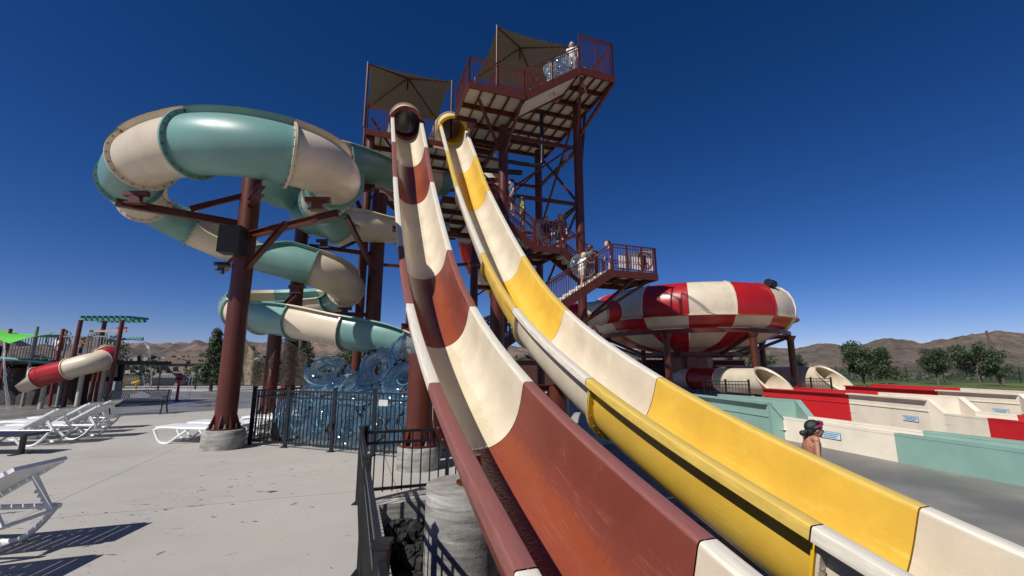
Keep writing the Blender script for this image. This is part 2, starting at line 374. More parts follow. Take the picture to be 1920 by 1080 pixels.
rs = MB().prism([uvp(2.9, -4), (12.6, -3), (11.2, 4), (9.75, 8.8), (8.7, 13), (7.4, 16.4), uvp(8.5, 12.0), uvp(2.9, 10.4)], -.8, -.25).build('run_out_paving', wetslab); tag(rs, kind='structure')
curb = MB().beam(T(-1.17, 6.72, -.17), T(2.9, 6.72, -.17), .16, .36).beam(T(-1.09, -4, -.17), T(-1.09, 6.64, -.17), .16, .36).build('kerb', pier); tag(curb, kind='structure')
pb = MB().prism([uvp(-1.05, -4), uvp(2.85, -4), uvp(2.85, 6.7), uvp(-1.05, 6.7)], -.8, -.66).build('rock_bed_soil', plain('dark soil', (.04, .035, .03), .95)); tag(pb, kind='structure')
grassm = leafmat('mown grass', (.07, .12, .02))
def grass_mat():
    m, nt, N, L, b = newmat('lawn'); n = noise(nt, .12, 8, .7); n2 = noise(nt, 6, 4)
    r = ramp(nt, n.outputs[0], [(.35, (.045, .085, .015)), (.52, (.075, .12, .022)), (.68, (.16, .15, .05))]); L.new(r.outputs[0], b.inputs['Base Color'])
    b.inputs['Roughness'].default_value = .9; bump(nt, b, n2.outputs[0], .6, .05); return m
gf = MB().prism([(24.5, 26), (120, 20), (160, 90), (10, 72), (10, 45), (27.5, 44.5)], -.8, -.24).build('lawn', grass_mat()); tag(gf, kind='structure')
# hills
def rockmat(name, stops, s1, s2):
    m, nt, N, L, b = newmat(name); n = noise(nt, s1, 10, .68); n2 = noise(nt, s2, 6, .7)
    mxf = N.new('ShaderNodeMath'); mxf.operation = 'MULTIPLY_ADD'; L.new(n2.outputs[0], mxf.inputs[0]); mxf.inputs[1].default_value = .45
    sb = N.new('ShaderNodeMath'); sb.operation = 'SUBTRACT'; L.new(n.outputs[0], sb.inputs[0]); sb.inputs[1].default_value = .22; L.new(sb.outputs[0], mxf.inputs[2])
    r = ramp(nt, mxf.outputs[0], stops); L.new(r.outputs[0], b.inputs['Base Color']); b.inputs['Roughness'].default_value = 1
    bump(nt, b, n2.outputs[0], 1.0, 5.0); return m
def hnoise(x, y):
    v = 0
    for k, (f, a) in enumerate(((.004, 1), (.011, .5), (.027, .28), (.06, .15))):
        v += a*math.sin(x*f*6.1+k*1.7+2.1*math.sin(y*f*3.3+k))*math.cos(y*f*5.3+k*2.3+1.4*math.sin(x*f*2.7))
    return v
def ridge(name, sil, d0, d1, mat, amp, nx=180, ny=26, px0=None, px1=None):
    """terrain whose skyline passes through the measured skyline heights at distance d0, falling to the plain in front"""
    xs = [s_[0] for s_ in sil]; ys = [s_[1] for s_ in sil]; rows = []
    for j in range(ny+8):
        t = j/ny; d = d1+(d0-d1)*t; row = []
        for i in range(nx+1):
            px = (px0 or xs[0])+((px1 or xs[-1])-(px0 or xs[0]))*i/nx
            py = float(np.interp(px, xs, ys)); top = at(px, py, d0).z
            p = at(px, 690, d)
            k = max(0, min(1, t)); prof = k*k*(3-2*k) if t <= 1 else 1-(t-1)*1.5
            z = -.5+(top+.5)*prof*(1+amp*.0*0)+amp*(top)*.12*hnoise(p.x, p.y)*k*(1-k)*3
            row.append(Vector((p.x, p.y, z)))
        rows.append(row)
    o = MB().grid(rows).build(name, mat); tag(o, kind='structure'); return o
hillR = rockmat('scrub hillside', [(.34, (.055, .048, .038)), (.46, (.13, .105, .082)), (.6, (.21, .16, .12)), (.72, (.30, .21, .15))], .03, .22)
ridge('hills', [(1150, 690), (1300, 678), (1345, 660), (1400, 650), (1450, 652), (1500, 655), (1540, 647), (1565, 648), (1600, 655), (1640, 644), (1680, 638), (1710, 641), (1735, 646), (1780, 638), (1840, 627), (1885, 621), (1920, 626), (2100, 640), (2400, 650)], 620, 230, hillR, 1.5, 300, 44)
hillL = rockmat('red desert mesas', [(.42, (.05, .045, .04)), (.52, (.12, .09, .075)), (.60, (.23, .14, .11)), (.70, (.36, .23, .17))], .0012, .006)
ridge('mesa', [(-500, 660), (-100, 655), (80, 650), (215, 647), (290, 648), (340, 647), (355, 645), (360, 642), (370, 644), (385, 647), (450, 646), (600, 646), (760, 648), (900, 652), (1100, 655), (1400, 668), (1700, 680)], 3800, 700, hillL, 1.0, 300, 34)
scrub = rockmat('scrub flats', [(.38, (.03, .04, .02)), (.5, (.10, .085, .06)), (.62, (.22, .16, .11)), (.72, (.30, .2, .15))], .01, .06)
ridge('plain', [(-500, 676), (0, 674), (300, 672), (700, 674), (1000, 678), (1200, 688)], 600, 60, scrub, .3, 120, 14)
# ------------------------------------------------------------------ speed slides
def spline(pts, n):
    """natural-ish Catmull-Rom through (v,z) pairs, resampled by arc length"""
    P = [Vector(p) for p in pts]; P = [P[0]*2-P[1]]+P+[P[-1]*2-P[-2]]; out = []
    for i in range(1, len(P)-2):
        for k in range(24):
            t = k/24; a, b, c, d = P[i-1], P[i], P[i+1], P[i+2]
            out.append(.5*((2*b)+(c-a)*t+(2*a-5*b+4*c-d)*t*t+(3*b-3*c+d-a)*t*t*t))
    out.append(P[-2]); L = [0]
    for i in range(1, len(out)): L.append(L[-1]+(out[i]-out[i-1]).length)
    res = []; j = 0
    for k in range(n):
        s = L[-1]*k/(n-1)
        while j < len(L)-2 and L[j+1] < s: j += 1
        f = (s-L[j])/max(1e-9, L[j+1]-L[j]); res.append(out[j].lerp(out[j+1], f))
    return res, L[-1]
HW = .625
def sect():
    """trough profile: list of (lateral, normal, across-uv)"""
    P = [(-HW, -.10, -1.3), (-HW, -.014, -1.27), (-HW+.004, -.004, -1.25), (-HW+.014, 0, -1.24), (-.512, 0, -1.03), (-.500, -.005, -1.01), (-.492, -.018, -.99), (-.488, -.04, -.97)]
    for i in range(1, 24):
        a = math.pi*i/24; x = -.486*math.cos(a); P.append((x, -.03-.82*math.sin(a)**.60, x/.5))
    P += [(-a, b, -c) for a, b, c in P[:8]][::-1]
    return P
SEC = sect()
def speed_slide(name, label, u0, cuts, ext, mA, fA, mB, fB, matT):
    """cuts: (v,z) of each panel joint from the bottom up; panels alternate"""
    root = thing(name, label, 'water slide', T(u0, cuts[1][0], 0))
    allp = [ext]+cuts
    def frame(v, z, dv, dz):
        t = Vector((dv, dz)).normalized(); return t, Vector((-t.y, t.x))
    pts, L = spline(allp, 400)
    idx = []
    for c in allp:
        idx.append(min(range(400), key=lambda k: (pts[k]-Vector(c)).length))
    S = [0]
    for k in range(1, 400): S.append(S[-1]+(pts[k]-pts[k-1]).length)
    def row(k, sec, g=0.0):
        p = pts[k]; t = (pts[min(k+1, 399)]-pts[max(k-1, 0)]).normalized(); n = Vector((-t.y, t.x))
        return [T(u0+a, p.x+n.x*b+t.x*g, p.y+n.y*b+t.y*g) for a, b, c in sec]
    for i in range(len(idx)-1):
        a, b = idx[i], idx[i+1]; A = (i % 2 == 0)
        mb = MB(); rows = []; uvs = []
        ks = list(range(a, b+1, 2))
        if ks[-1] != b: ks.append(b)
        for q, k in enumerate(ks):
            g = .006 if q == 0 else (-.006 if q == len(ks)-1 else 0)
            rows.append(row(k, SEC, g)); uvs += [(S[k], c) for *_, c in SEC]
        mb.grid(rows, 0, True, uv=uvs)
        pn = mb.build('slide_panel', [mA if A else mB], root)
        # joint flange: plate standing off the outside of the trough
        for k, g in ((ks[0], .02), (ks[-1], -.02)):
            off = []
            for j, (x, y, c) in enumerate(SEC):
                if j < 4 or j > len(SEC)-5: continue
                off.append((x, y, x*1.02+(-.06 if x < 0 else .06)*min(1, abs(x)/.45), y-.06*(1 if abs(x) < .47 else .5)))
            fb = MB()
            for gg in (g-.012, g+.012):
                r1 = row(k, [(x, y-.004, 0) for x, y, a2, b2 in off], gg); r2 = row(k, [(max(-HW+.01, min(HW-.01, a2)), b2, 0) for x, y, a2, b2 in off], gg)
                fb.grid([r1, r2], 0, False)
            r2a = row(k, [(max(-HW+.01, min(HW-.01, a2)), b2, 0) for x, y, a2, b2 in off], g-.012); r2b = row(k, [(max(-HW+.01, min(HW-.01, a2)), b2, 0) for x, y, a2, b2 in off], g+.012)
            fb.grid([r2a, r2b], 0, False)
            bl = row(k, [((x+max(-HW, min(HW, a2)))/2, (y+b2)/2, 0) for x, y, a2, b2 in off][::2], g)
            td = (row(k, [(0, 0, 0)], .1)[0]-row(k, [(0, 0, 0)], 0)[0]).normalized()
            for p in bl: fb.cyl(p-td*.025, p+td*.025, .012, n=6, m=1)
            fb.build('joint_flange', [fA if A else fB, boltm], pn)
    # closed entry tube on top of the last panel
    p = pts[-1]; t = (pts[-1]-pts[-3]).normalized(); cen = []; q = p-Vector((-t.y, t.x))*.20+t*.12; ang = math.atan2(t.y, t.x)
    for k in range(24):
        cen.append((q.copy(), ang)); ang = max(R(6), ang-R(3.4)); q = q+Vector((math.cos(ang), math.sin(ang)))*.2
    def ring(c, a, r1, g=0):
        n = Vector((-math.sin(a), math.cos(a))); t_ = Vector((math.cos(a), math.sin(a)))
        return [T(u0+r1*math.sin(th), c.x+n.x*r1*math.cos(th)+t_.x*g, c.y+n.y*r1*math.cos(th)+t_.y*g) for th in [2*math.pi*k/32 for k in range(32)]]
    RT = .58
    mouth = MB().grid([ring(cen[0][0], cen[0][1], RT+.09, -.05), ring(cen[0][0], cen[0][1], RT+.09, 0), ring(cen[0][0], cen[0][1], RT, .0), ring(*cen[1], RT), ring(*cen[2], RT)], 0, True, True)
    mouth.grid([ring(cen[0][0], cen[0][1], RT-.03, -.0), ring(*cen[1], RT-.03), ring(*cen[2], RT-.03)], 0, True, True)
    mouth.grid([ring(cen[0][0], cen[0][1], RT+.09, -.05), ring(cen[0][0], cen[0][1], RT-.03, -.05), ring(cen[0][0], cen[0][1], RT-.03, 0)], 0, False, True)
    for s_ in (-1, 1):   # lugs where the mouth sits on the rims
        r_ = row(399, [(s_*.62, .02, 0), (s_*.62, -.2, 0)], 0); mouth.beam(r_[0], r_[1], .16, .22)
    mouth.build('tube_mouth', matT, root)
    body = MB().grid([ring(*c, RT-.002) for c in cen[2:]], 0, True, True).grid([ring(*c, RT-.035) for c in cen[2:]], 1, True, True).grid([ring(*cen[4], RT), ring(*cen[4], RT+.07), ring(cen[4][0], cen[4][1], RT+.07, .03), ring(cen[4][0], cen[4][1], RT, .03)], 0, False, True)
    body.build('entry_tube', [g_crm, matT], root)
    return root, pts
redcuts = [(2.68, .73), (5.45, 1.55), (8.11, 2.80), (10.38, 4.44), (13.38, 7.40), (15.02, 9.39), (16.73, 11.35)]
yelcuts = [(3.52, .69), (6.40, 1.56), (9.23, 2.86), (11.64, 4.59), (14.94, 7.73), (16.85, 9.96), (18.60, 12.05)]
# panel order from the bottom: cream, red, cream, red, cream, red, cream
rsl, rpts = speed_slide('speed_slide', 'open brick red and cream speed slide, the left of the two long straight drops', 0, redcuts, (-.3, .10), m_crm, g_crm, m_red, g_mar, g_mar)
ysl, ypts = speed_slide('speed_slide', 'open yellow and cream speed slide, the right of the two long straight drops', 2.085, [(v-.7466, z) for v, z in yelcuts], (-.4, .05), m_crm, g_crm, m_yel, g_yel, g_yel)
# ------------------------------------------------------------------ spiral flumes
def catmull(P, n=20):
    P = [P[0]*2-P[1]]+P+[P[-1]*2-P[-2]]; out = []
    for i in range(1, len(P)-2):
        for k in range(n):
            t = k/n; a, b, c, d = P[i-1], P[i], P[i+1], P[i+2]
            out.append(.5*((2*b)+(c-a)*t+(2*a-5*b+4*c-d)*t*t+(3*b-3*c+d-a)*t*t*t))
    return out+[P[-2]]
def resample(P, step):
    L = [0]
    for i in range(1, len(P)): L.append(L[-1]+(P[i]-P[i-1]).length)
    n = max(2, int(round(L[-1]/step))); res = []; j = 0
    for k in range(n+1):
        s = L[-1]*k/n
        while j < len(L)-2 and L[j+1] < s: j += 1
        res.append(P[j].lerp(P[j+1], (s-L[j])/max(1e-9, L[j+1]-L[j])))
    return res
def smooth(P, it):
    for _ in range(it): P = [P[0]]+[(P[i-1]+P[i]*2+P[i+1])/4 for i in range(1, len(P)-1)]+[P[-1]]
    return P
def flume(name, label, ctrl, rad, seglen, start_teal, mats, closed=False, hi=150, lo=86, base=100, first=0.0):
    P = smooth(resample(catmull([at(*c) for c in ctrl]), .10), 60)
    P = resample(P, .10); N = len(P)
    root = thing(name, label, 'water slide', (P[0].x, P[0].y, 0))
    Tn = [(P[min(i+1, N-1)]-P[max(i-1, 0)]).normalized() for i in range(N)]
    cv = [0]*N
    for i in range(3, N-3):
        a, b = Tn[i-3], Tn[i+3]; cv[i] = (a.x*b.y-a.y*b.x)/.6
    for _ in range(70): cv = [cv[0]]+[(cv[i-1]+cv[i]*2+cv[i+1])/4 for i in range(1, N-1)]+[cv[-1]]
    def frame(i):
        t = Tn[i]; sd = t.cross(UPV).normalized(); return t, sd, sd.cross(t)
    def edges(i):
        if closed: return -math.pi, math.pi
        k = max(-1, min(1, cv[i]/.22))    # + = left turn, outer wall on the right
        r = base+(hi-base)*max(0, k)+(lo-base)*max(0, -k); l = base+(hi-base)*max(0, -k)+(lo-base)*max(0, k)
        return R(-l), R(r)
    def ring(i, r, g=0, n=34, a=None, b=None):
        t, sd, up = frame(i); l, q = edges(i); l = a if a is not None else l; q = b if b is not None else q
        return [P[i]+t*g+(sd*math.sin(f)-up*math.cos(f))*r for f in [l+(q-l)*k/n for k in range(n+1)]]
    per = int(seglen/.10); i0 = 0; k = 0; nxt = int(first/.10) if first else per
    while i0 < N-1:
        i1 = min(N-1, nxt); nxt = i1+per; mt = mats[(k+start_teal) % 2]
        mb = MB(); ks = list(range(i0, i1, 1))+[i1]
        mb.grid([ring(j, rad, .004 if j == i0 else (-.004 if j == i1 else 0)) for j in ks]); mb.grid([ring(j, rad-.03, .004 if j == i0 else (-.004 if j == i1 else 0)) for j in ks])
        if not closed:
            for side in (0, 1):
                rows = []
                for j in ks:
                    t, sd, up = frame(j); l, q = edges(j); f = l if side == 0 else q
                    d = sd*math.sin(f)-up*math.cos(f); tg = (sd*math.cos(f)+up*math.sin(f))*(1 if side else -1)
                    b0 = P[j]+d*(rad-.03); rows.append([b0, b0+tg*.012, b0+d*.16+tg*.012, b0+d*.16-tg*.03])
                mb.grid(rows, 0, False)
        sg = mb.build('flume_section', mt, root)
        if i1 < N-1:
            fb = MB(); rr = rad+.085
            fb.grid([ring(i1, rad-.002, -.022), ring(i1, rr, -.022), ring(i1, rr, .022), ring(i1, rad-.002, .022)], 0, False)
            t, sd, up = frame(i1); l, q = edges(i1); nb = int((q-l)/.28)
            for m_ in range(nb+1):
                f = l+(q-l)*m_/nb; c = P[i1]+(sd*math.sin(f)-up*math.cos(f))*(rad+.045); fb.cyl(c-t*.036, c+t*.036, .014, n=6, m=1)
            fb.build('joint_flange', [mats[(k+start_teal) % 2], rustb], sg)
        i0 = i1; k += 1
    return root, P
main, mainP = flume('spiral_flume', 'teal and cream spiral flume looping round the free-standing column left of the speed slides',
    [(650, 436, 15.0), (604, 394, 14.0), (606, 370, 12.6), (624, 352, 10.9), (628, 326, 9.4), (584, 300, 8.6), (520, 284, 8.2), (430, 269, 8.1), (345, 272, 8.3), (280, 292, 8.9), (244, 326, 9.9), (256, 364, 11.4), (305, 394, 12.7), (360, 426, 13.4),
     (430, 456, 13.7), (500, 479, 13.8), (565, 497, 13.9), (618, 514, 14.2), (652, 538, 15.2), (630, 560, 16.9), (560, 566, 18.2), (490, 568, 18.2), (448, 574, 17.2), (446, 584, 15.6), (500, 592, 14.0), (570, 602, 13.2), (650, 617, 12.8), (730, 633, 12.6), (800, 648, 12.6)],
    .56, 1.9, 1, (g_teal, g_fcrm), first=.25)
upper, upP = flume('upper_flume', 'teal and cream flume leaving the tower high up behind the big loop',
    [(830, 340, 19.2), (765, 328, 17.8), (700, 314, 16.3), (640, 300, 15.2), (560, 298, 14.2), (500, 312, 13.8), (492, 334, 13.8), (518, 350, 14.6), (560, 360, 15.6), (620, 370, 16.6)],
    .68, 2.3, 1, (g_fcrm, g_teal), hi=135, first=.6)
lowfl, lowP = flume('return_flume', 'small teal and cream flume bend tucked under the upper flume and passing behind the slides',
    [(650, 374, 17.4), (600, 382, 16.6), (570, 395, 15.8), (578, 410, 15.0), (620, 418, 14.9), (680, 424, 15.4), (760, 428, 16.4), (830, 432, 17.4)],
    .56, 2.0, 1, (g_teal, g_fcrm), hi=130)
# ------------------------------------------------------------------ steel columns
def column(label, base, r, top, arms=(), footing=None, group=None, name='support_column', gus=8, shade=None):
    b = Vector(base); root = thing(name, label, 'column', b, 0, group)
    fz = footing[1] if footing else 0
    MB().cyl(b+UPV*fz, Vector((b.x, b.y, top)), r, r, 28).build('shaft', steel, root)
    if footing:
        fr, fh = footing
        MB().lathe([(0, fh), (fr-.02, fh), (fr, fh-.02), (fr, 0), (fr, -.4)], b, 48, smooth=True).build('footing', pier, root)
        pl = MB().cyl(b+UPV*(fh+.004), b+UPV*(fh+.03), r+.12, n=28); pl.build('base_plate', steel, root)
        for k in range(gus):
            a = 2*math.pi*k/gus+.2; d = Vector((math.cos(a), math.sin(a), 0)); s_ = d.cross(UPV)*.011
            p0 = b+UPV*(fh+.03)+d*r*.97; p1 = p0+d*.11; p2 = p0+UPV*.28; p3 = p0+UPV*.28+d*.015; p4 = p1+UPV*.02
            vs = [p+s_ for p in (p0, p1, p4, p3, p2)]+[p-s_ for p in (p0, p1, p4, p3, p2)]
            MB().add(vs, [(0, 1, 2, 3, 4), (9, 8, 7, 6, 5)]+[(i, (i+1) % 5, 5+(i+1) % 5, 5+i)[::-1] for i in range(5)]).build('gusset', steel, root)
            a += math.pi/gus; d = Vector((math.cos(a), math.sin(a), 0)); q = b+UPV*(fh+.03)+d*(r+.07)
            MB().cyl(q-UPV*.02, q+UPV*.09, .016, n=8).cyl(q, q+UPV*.03, .03, n=6).build('anchor_bolt', boltm, root)
    for p, q, w_, h_ in arms:
        p = Vector(p); q = Vector(q)
        am = MB().ibeam(p, q, w_, h_, .022)
        a = am.build('arm', steel, root)
    return root
def near_flume(P, px, py):   # closest flume axis point to a viewing ray (to seat the brackets)
    r = ray(px, py).normalized(); o = Vector((0, 0, H))
    return min(P, key=lambda p: ((p-o)-r*((p-o).dot(r))).length)
def saddle(root, p, rad, d=UPV):
    sb = MB(); q = p-UPV*(rad+.12)
    sb.box(q, (.5, .1, .10)).box(q-UPV*.12, (.22, .10, .16)).box(q-UPV*.2, (.34, .16, .03))
    return sb.build('saddle', steel, root)
c1 = at(0, 0, 1); C1 = Vector((-6.27, 9.93, 0))
def fl(px, py, d): return at(px, py, d)
def seat(P, px, py, rad=.60): q = near_flume(P, px, py); return q-UPV*(rad+.3), q
s1, q1 = seat(mainP, 262, 300); s2, q2 = seat(mainP, 420, 455); s3, q3 = seat(mainP, 600, 310); s4, q4 = seat(mainP, 500, 285)
Z1 = fl(455, 410, 10.2).z
col1 = column('thick red steel column on a round concrete footing, under the front of the big teal and cream loop', C1, .215, 6.5,
    arms=[(C1+Vector((0, 0, s1.z-.05)), s1-Vector((.4, 0, 0)), .13, .16), (C1+Vector((0, 0, s1.z+.75)), s1.lerp(C1+Vector((0, 0, s1.z)), .45)+UPV*.08, .10, .12),
          (C1+Vector((0, 0, s3.z-.1)), s3+Vector((.3, .3, 0)), .13, .16), (C1+Vector((0, 0, s3.z-1.0)), s3.lerp(C1+Vector((0, 0, s3.z)), .4)-UPV*.1, .10, .12),
          (C1+Vector((0, 0, s2.z-.3)), s2-UPV*.05, .13, .16), (C1+Vector((0, 0, 5.6)), s4+UPV*.1, .14, .18)], footing=(.41, .40))
for q in (q1, q2, q3): saddle(col1, q, .60)
MB().cyl(C1+Vector((-.19, -.17, 4.02)), C1+Vector((-.42, -.25, 4.02)), .05, n=10).cyl(C1+Vector((-.30, -.22, 3.95)), C1+Vector((-.30, -.22, 3.8)), .02, n=8).build('floodlight_bracket', bsteel, col1)
spk = thing('loudspeaker', 'black box loudspeaker strapped to the column under the big loop', 'loudspeaker', C1+Vector((-.06, -.38, 4.55)), R(8))
MB().box((0, 0, 0), (.46, .36, .62)).build('cabinet', plain('black speaker shell', (.012, .014, .016), .5), spk, True)
MB().box((0, -.183, 0), (.42, .006, .58)).build('grille', plain('speaker grille', (.025, .028, .03), .7, .4, 60), spk, True)
MB().cyl((0, .16, -.1), (0, .3, -.1), .03).box((0, .17, .1), (.5, .03, .04)).build('bracket', bsteel, spk, True)
C2 = Vector((-1.62, 8.0, 0))
column('short red steel column on a round concrete footing beside the near black railing', C2, .235, 1.95, footing=(.37, .38))
# short cradle on top carries the red slide
BP = Vector((-4.95, 15.5, 0))
s5, q5 = seat(upP, 690, 320, .64); s6, q6 = seat(lowP, 610, 425, .56); s7, q7 = seat(mainP, 650, 540)
col3 = column('dark red steel column in shade between the flume bends and the brick red slide', BP, .265, q5.z-.95,
    arms=[(BP+Vector((0, 0, s6.z)), s6-Vector((.5, 0, 0)), .12, .14), (BP+Vector((0, 0, s6.z+.9)), s6.lerp(BP+Vector((0, 0, s6.z)), .3), .09, .1), (BP+Vector((0, 0, s7.z)), s7-Vector((.3, 0, 0)), .12, .14),
          (BP+Vector((0, 0, 6.0)), Vector((q5.x-.6, q5.y, q5.z-.85)), .12, .14), (BP+Vector((0, 0, s3.z+.2)), s3+Vector((.4, .5, 0)), .1, .12)], footing=(.4, .35))
for q, r_ in ((q5, .64), (q6, .56), (q7, .60)): saddle(col3, q, r_)
P3a = at(512, 668, 13.6); P3a.z = 0
s8, q8 = seat(mainP, 560, 497)
c3a = column('red steel column behind the tube pen, the left one of the close pair', P3a, .2, s8.z-.5, arms=[(P3a+Vector((0, 0, s8.z-.6)), s8-UPV*.05, .12, .16)], footing=(.36, .3))
saddle(c3a, q8, .60)
P3b = at(545, 668, 14.4); P3b.z = 0
s9, q9 = seat(lowP, 575, 400, .56)
c3b = column('taller red steel column behind the tube pen, right of the close pair', P3b, .215, s9.z+.6, arms=[(P3b+Vector((0, 0, s9.z-.1)), s9, .12, .14), (P3b+Vector((0, 0, s9.z+.4)), Vector((q9.x+.8, q9.y-1.2, s9.z+.5)), .12, .14)], footing=(.36, .3))
saddle(c3b, q9, .56)
# piers and struts under the speed slides
def zrim(pts, v):
    return min(pts, key=lambda p: abs(p.x-v)).y
PR = T(-.25, 5.3, 0)
pr = thing('slide_pier', 'big bare cast concrete pier standing in the rock bed under the brick red slide', 'concrete pier', (PR.x, PR.y, -.7))
MB().lathe([(0, .52), (.365, .52), (.382, .505), (.385, .2), (.386, -.2), (.385, -.75)], (PR.x, PR.y, 0), 64).build('pier_shaft', pier, pr)
MB().cyl((PR.x+.1, PR.y-.03, .52), (PR.x+.1, PR.y-.03, .54), .17, n=24).cyl((PR.x+.1, PR.y-.03, .54), (PR.x+.1, PR.y-.03, .80), .09, n=20).build('steel_post', steel, pr)
PR2 = T(2.1, 4.3, 0)
pr2 = thing('slide_pier', 'low cast concrete pier hidden under the yellow slide', 'concrete pier', (PR2.x, PR2.y, -.38))
MB().lathe([(0, .0), (.44, .0), (.465, -.02), (.465, -.5)], (PR2.x, PR2.y, 0), 40).build('pier_shaft', pier, pr2)
for i, (u, v, lab) in enumerate([(0, 9.3, 'red'), (2.085, 7.6, 'yel'), (2.085, 11.2, 'yel'), (1.04, 14.2, 'mid')]):
    pts = rpts if lab == 'red' else ypts
    zt = zrim(pts, v)-1.0 if lab != 'mid' else 6.3
    p = T(u, v+.25, 0)
    column(['dark red steel column under the brick red slide behind the tube pen', 'short dark steel column under the yellow slide bend', 'dark red steel column under the yellow slide beside the steps', 'tall dark red steel column standing between the two speed slides'][i], p, .19, zt, footing=(.34, .3) if v > 6.8 else None,
           arms=[(T(-.5, v+.25, 6.1), T(2.6, v+.25, 6.1), .14, .18)] if lab == 'mid' else [(T(u-.55, v+.25, zt-.04), T(u+.55, v+.25, zt-.04), .1, .12)])
# ------------------------------------------------------------------ tower
tw = thing('slide_tower', 'tall dark red steel slide tower with stairs, decks and railings', 'tower', T(4.09, 17, 0))
def rail(a, b, name='railing', h=1.08, root=tw, posts=None, mat=steel, skirt=None, n_p=.115, label=None, ext=.25):
    """guard rail between two deck-edge points (world)"""
    a = Vector(a); b = Vector(b); L = (b-a).length; d = (b-a)/L; mb = MB()
    hd = Vector((d.x, d.y, 0)).normalized()
    mb.beam(a+UPV*h, b+UPV*h, .05, .045); mb.beam(a+UPV*(h-.13), b+UPV*(h-.13), .03, .03); mb.beam(a+UPV*.10, b+UPV*.10, .03, .03)
    n = max(1, int(L/n_p))
    for i in range(1, n):
        p = a+d*L*i/n; mb.box(p+UPV*(h-.03+.10)/2, (.016, .016, h-.15), math.atan2(hd.y, hd.x))
    o = mb.build(name, mat, root)
    if label: o['label'] = label
    k = posts or max(1, round(L/1.4))
    for i in range(k+1):
        p = a+d*L*i/k
        MB().box(p+UPV*(h-ext)/2, (.06, .06, h+ext), math.atan2(hd.y, hd.x)).build('rail_post', mat, o)
    return o
def deck(poly, z, dirs, sp=.62, name='deck', bh=.22):
    """deck slab in tower u,v with pale planking and steel beams below"""
    pts = [T(u, v, 0) for u, v in poly]
    dk_ = MB().prism([(p.x, p.y) for p in pts], z-.05, z).build(name, deckun, tw)
    for i in range(len(poly)):
        a = T(*poly[i], z-.05-bh/2+.03); b = T(*poly[(i+1) % len(poly)], z-.05-bh/2+.03)
        MB().beam(a, b, .06, bh+.06).build('edge_beam', steel, dk_)
    us = [p[0] for p in poly]; vs = [p[1] for p in poly]
    def inside(u, v):
        c = False
        for i in range(len(poly)):
            (u1, v1), (u2, v2) = poly[i], poly[i-1]
            if (v1 > v) != (v2 > v) and u < (u2-u1)*(v-v1)/(v2-v1)+u1: c = not c
        return c
    for axis in dirs:
        lo, hi = (min(us), max(us)) if axis == 'u' else (min(vs), max(vs))
        spc = sp if axis == 'v' else sp*1.9
        lo2, hi2 = (min(vs), max(vs)) if axis == 'u' else (min(us), max(us))
        n = max(1, round((hi2-lo2)/spc))
        for i in range(1, n):
            c = lo2+(hi2-lo2)*i/n; run = None; st = 80
            for k in range(st+1):
                t = lo+(hi-lo)*k/st; ins = inside(*((t, c) if axis == 'u' else (c, t))) and k < st
                if ins and run is None: run = t
                if not ins and run is not None:
                    if t-run > .3:
                        dz = -.05-(bh/2 if axis == 'u' else bh/4); hh = bh if axis == 'u' else bh/2
                        a = T(run, c, z+dz) if axis == 'u' else T(c, run, z+dz-.001); b = T(t, c, z+dz) if axis == 'u' else T(c, t, z+dz-.001)
                        MB().beam(a, b, .07 if axis == 'u' else .055, hh).build('floor_beam', steel, dk_)
                    run = None
    return dk_
def stair(u0, z0, u1, z1, v0, v1, name='stair_flight', rails=(1, 1), treadm=None):
    st = MB(); n = max(2, round(abs(z1-z0)/.18))
    f = MB()
    for v in (v0, v1): f.beam(T(u0, v, z0-.10), T(u1, v, z1-.10), .06, .30)
    o = f.build(name, steel, tw)
    for i in range(n):
        t = (i+.5)/n; st.box(T(u0+(u1-u0)*t, (v0+v1)/2, z0+(z1-z0)*(i+1)/n-.03), (abs(u1-u0)/n+.02, abs(v1-v0)-.06, .03), -ANG)
        st.box(T(u0+(u1-u0)*t-.5*(u1-u0)/n, (v0+v1)/2, z0+(z1-z0)*(i+.5)/n-.03), (.012, abs(v1-v0)-.06, .16), -ANG)
    st.build('tread', treadm or deckun, o)
    for k, v in enumerate((v0, v1)):
        if rails[k]: rail(T(u0, v, z0), T(u1, v, z1), posts=2)
    return o
CU = (4.09, 7.7); CVs = (17.0, 21.6)
ZT = {(0, 0): 12.0, (1, 0): 13.8, (0, 1): 12.0, (1, 1): 13.8}
for i in (0, 1):
    for j in (0, 1):
        p = T(CU[i], CVs[j], 0)
        MB().cyl(p, Vector((p.x, p.y, ZT[i, j])), .20, n=24).cyl(p, p+UPV*.03, .36, n=24).build('column', steel, tw)
for i, u in enumerate((-1.3, 1.04)):
    for v in (19.3, 22.2):
        p = T(u, v, 0); MB().cyl(p, p+UPV*11.9, .18, n=20).build('column', steel, tw)
# bracing
def bz(p, q, w_=.1, nm='brace'): MB().beam(T(*p), T(*q), w_, w_).build(nm, steel, tw)
U0, U1 = CU; V0, V1 = CVs
for z in (3.9, 8.9, 11.6):
    bz((U0, V0, z), (U1, V0, z), .14, 'girt'); bz((U0, V1, z), (U1, V1, z), .14, 'girt'); bz((U0, V0, z), (U0, V1, z), .14, 'girt'); bz((U1, V0, z), (U1, V1, z), .14, 'girt')
for za, zb in ((8.9, 13.6), (5.2, 8.9)):
    bz((U1, V0, za), (U1, V1, zb), .09); bz((U1, V0, zb), (U1, V1, za), .09)
    bz((U0, V0, za), (U1, V0, zb-1.7 if zb > 12 else zb), .08); bz((U0, V1, zb-1.7), (U1, V1, za), .08); bz((U0, V1, za), (U1, V1, zb-1.0), .08)
bz((U1-.1, V0-.1, 9.0), (U1+.6, V0+.3, 13.7), .1)
bz((U0, V0, 5.6), (U1, V0-.15, 7.6), .12)
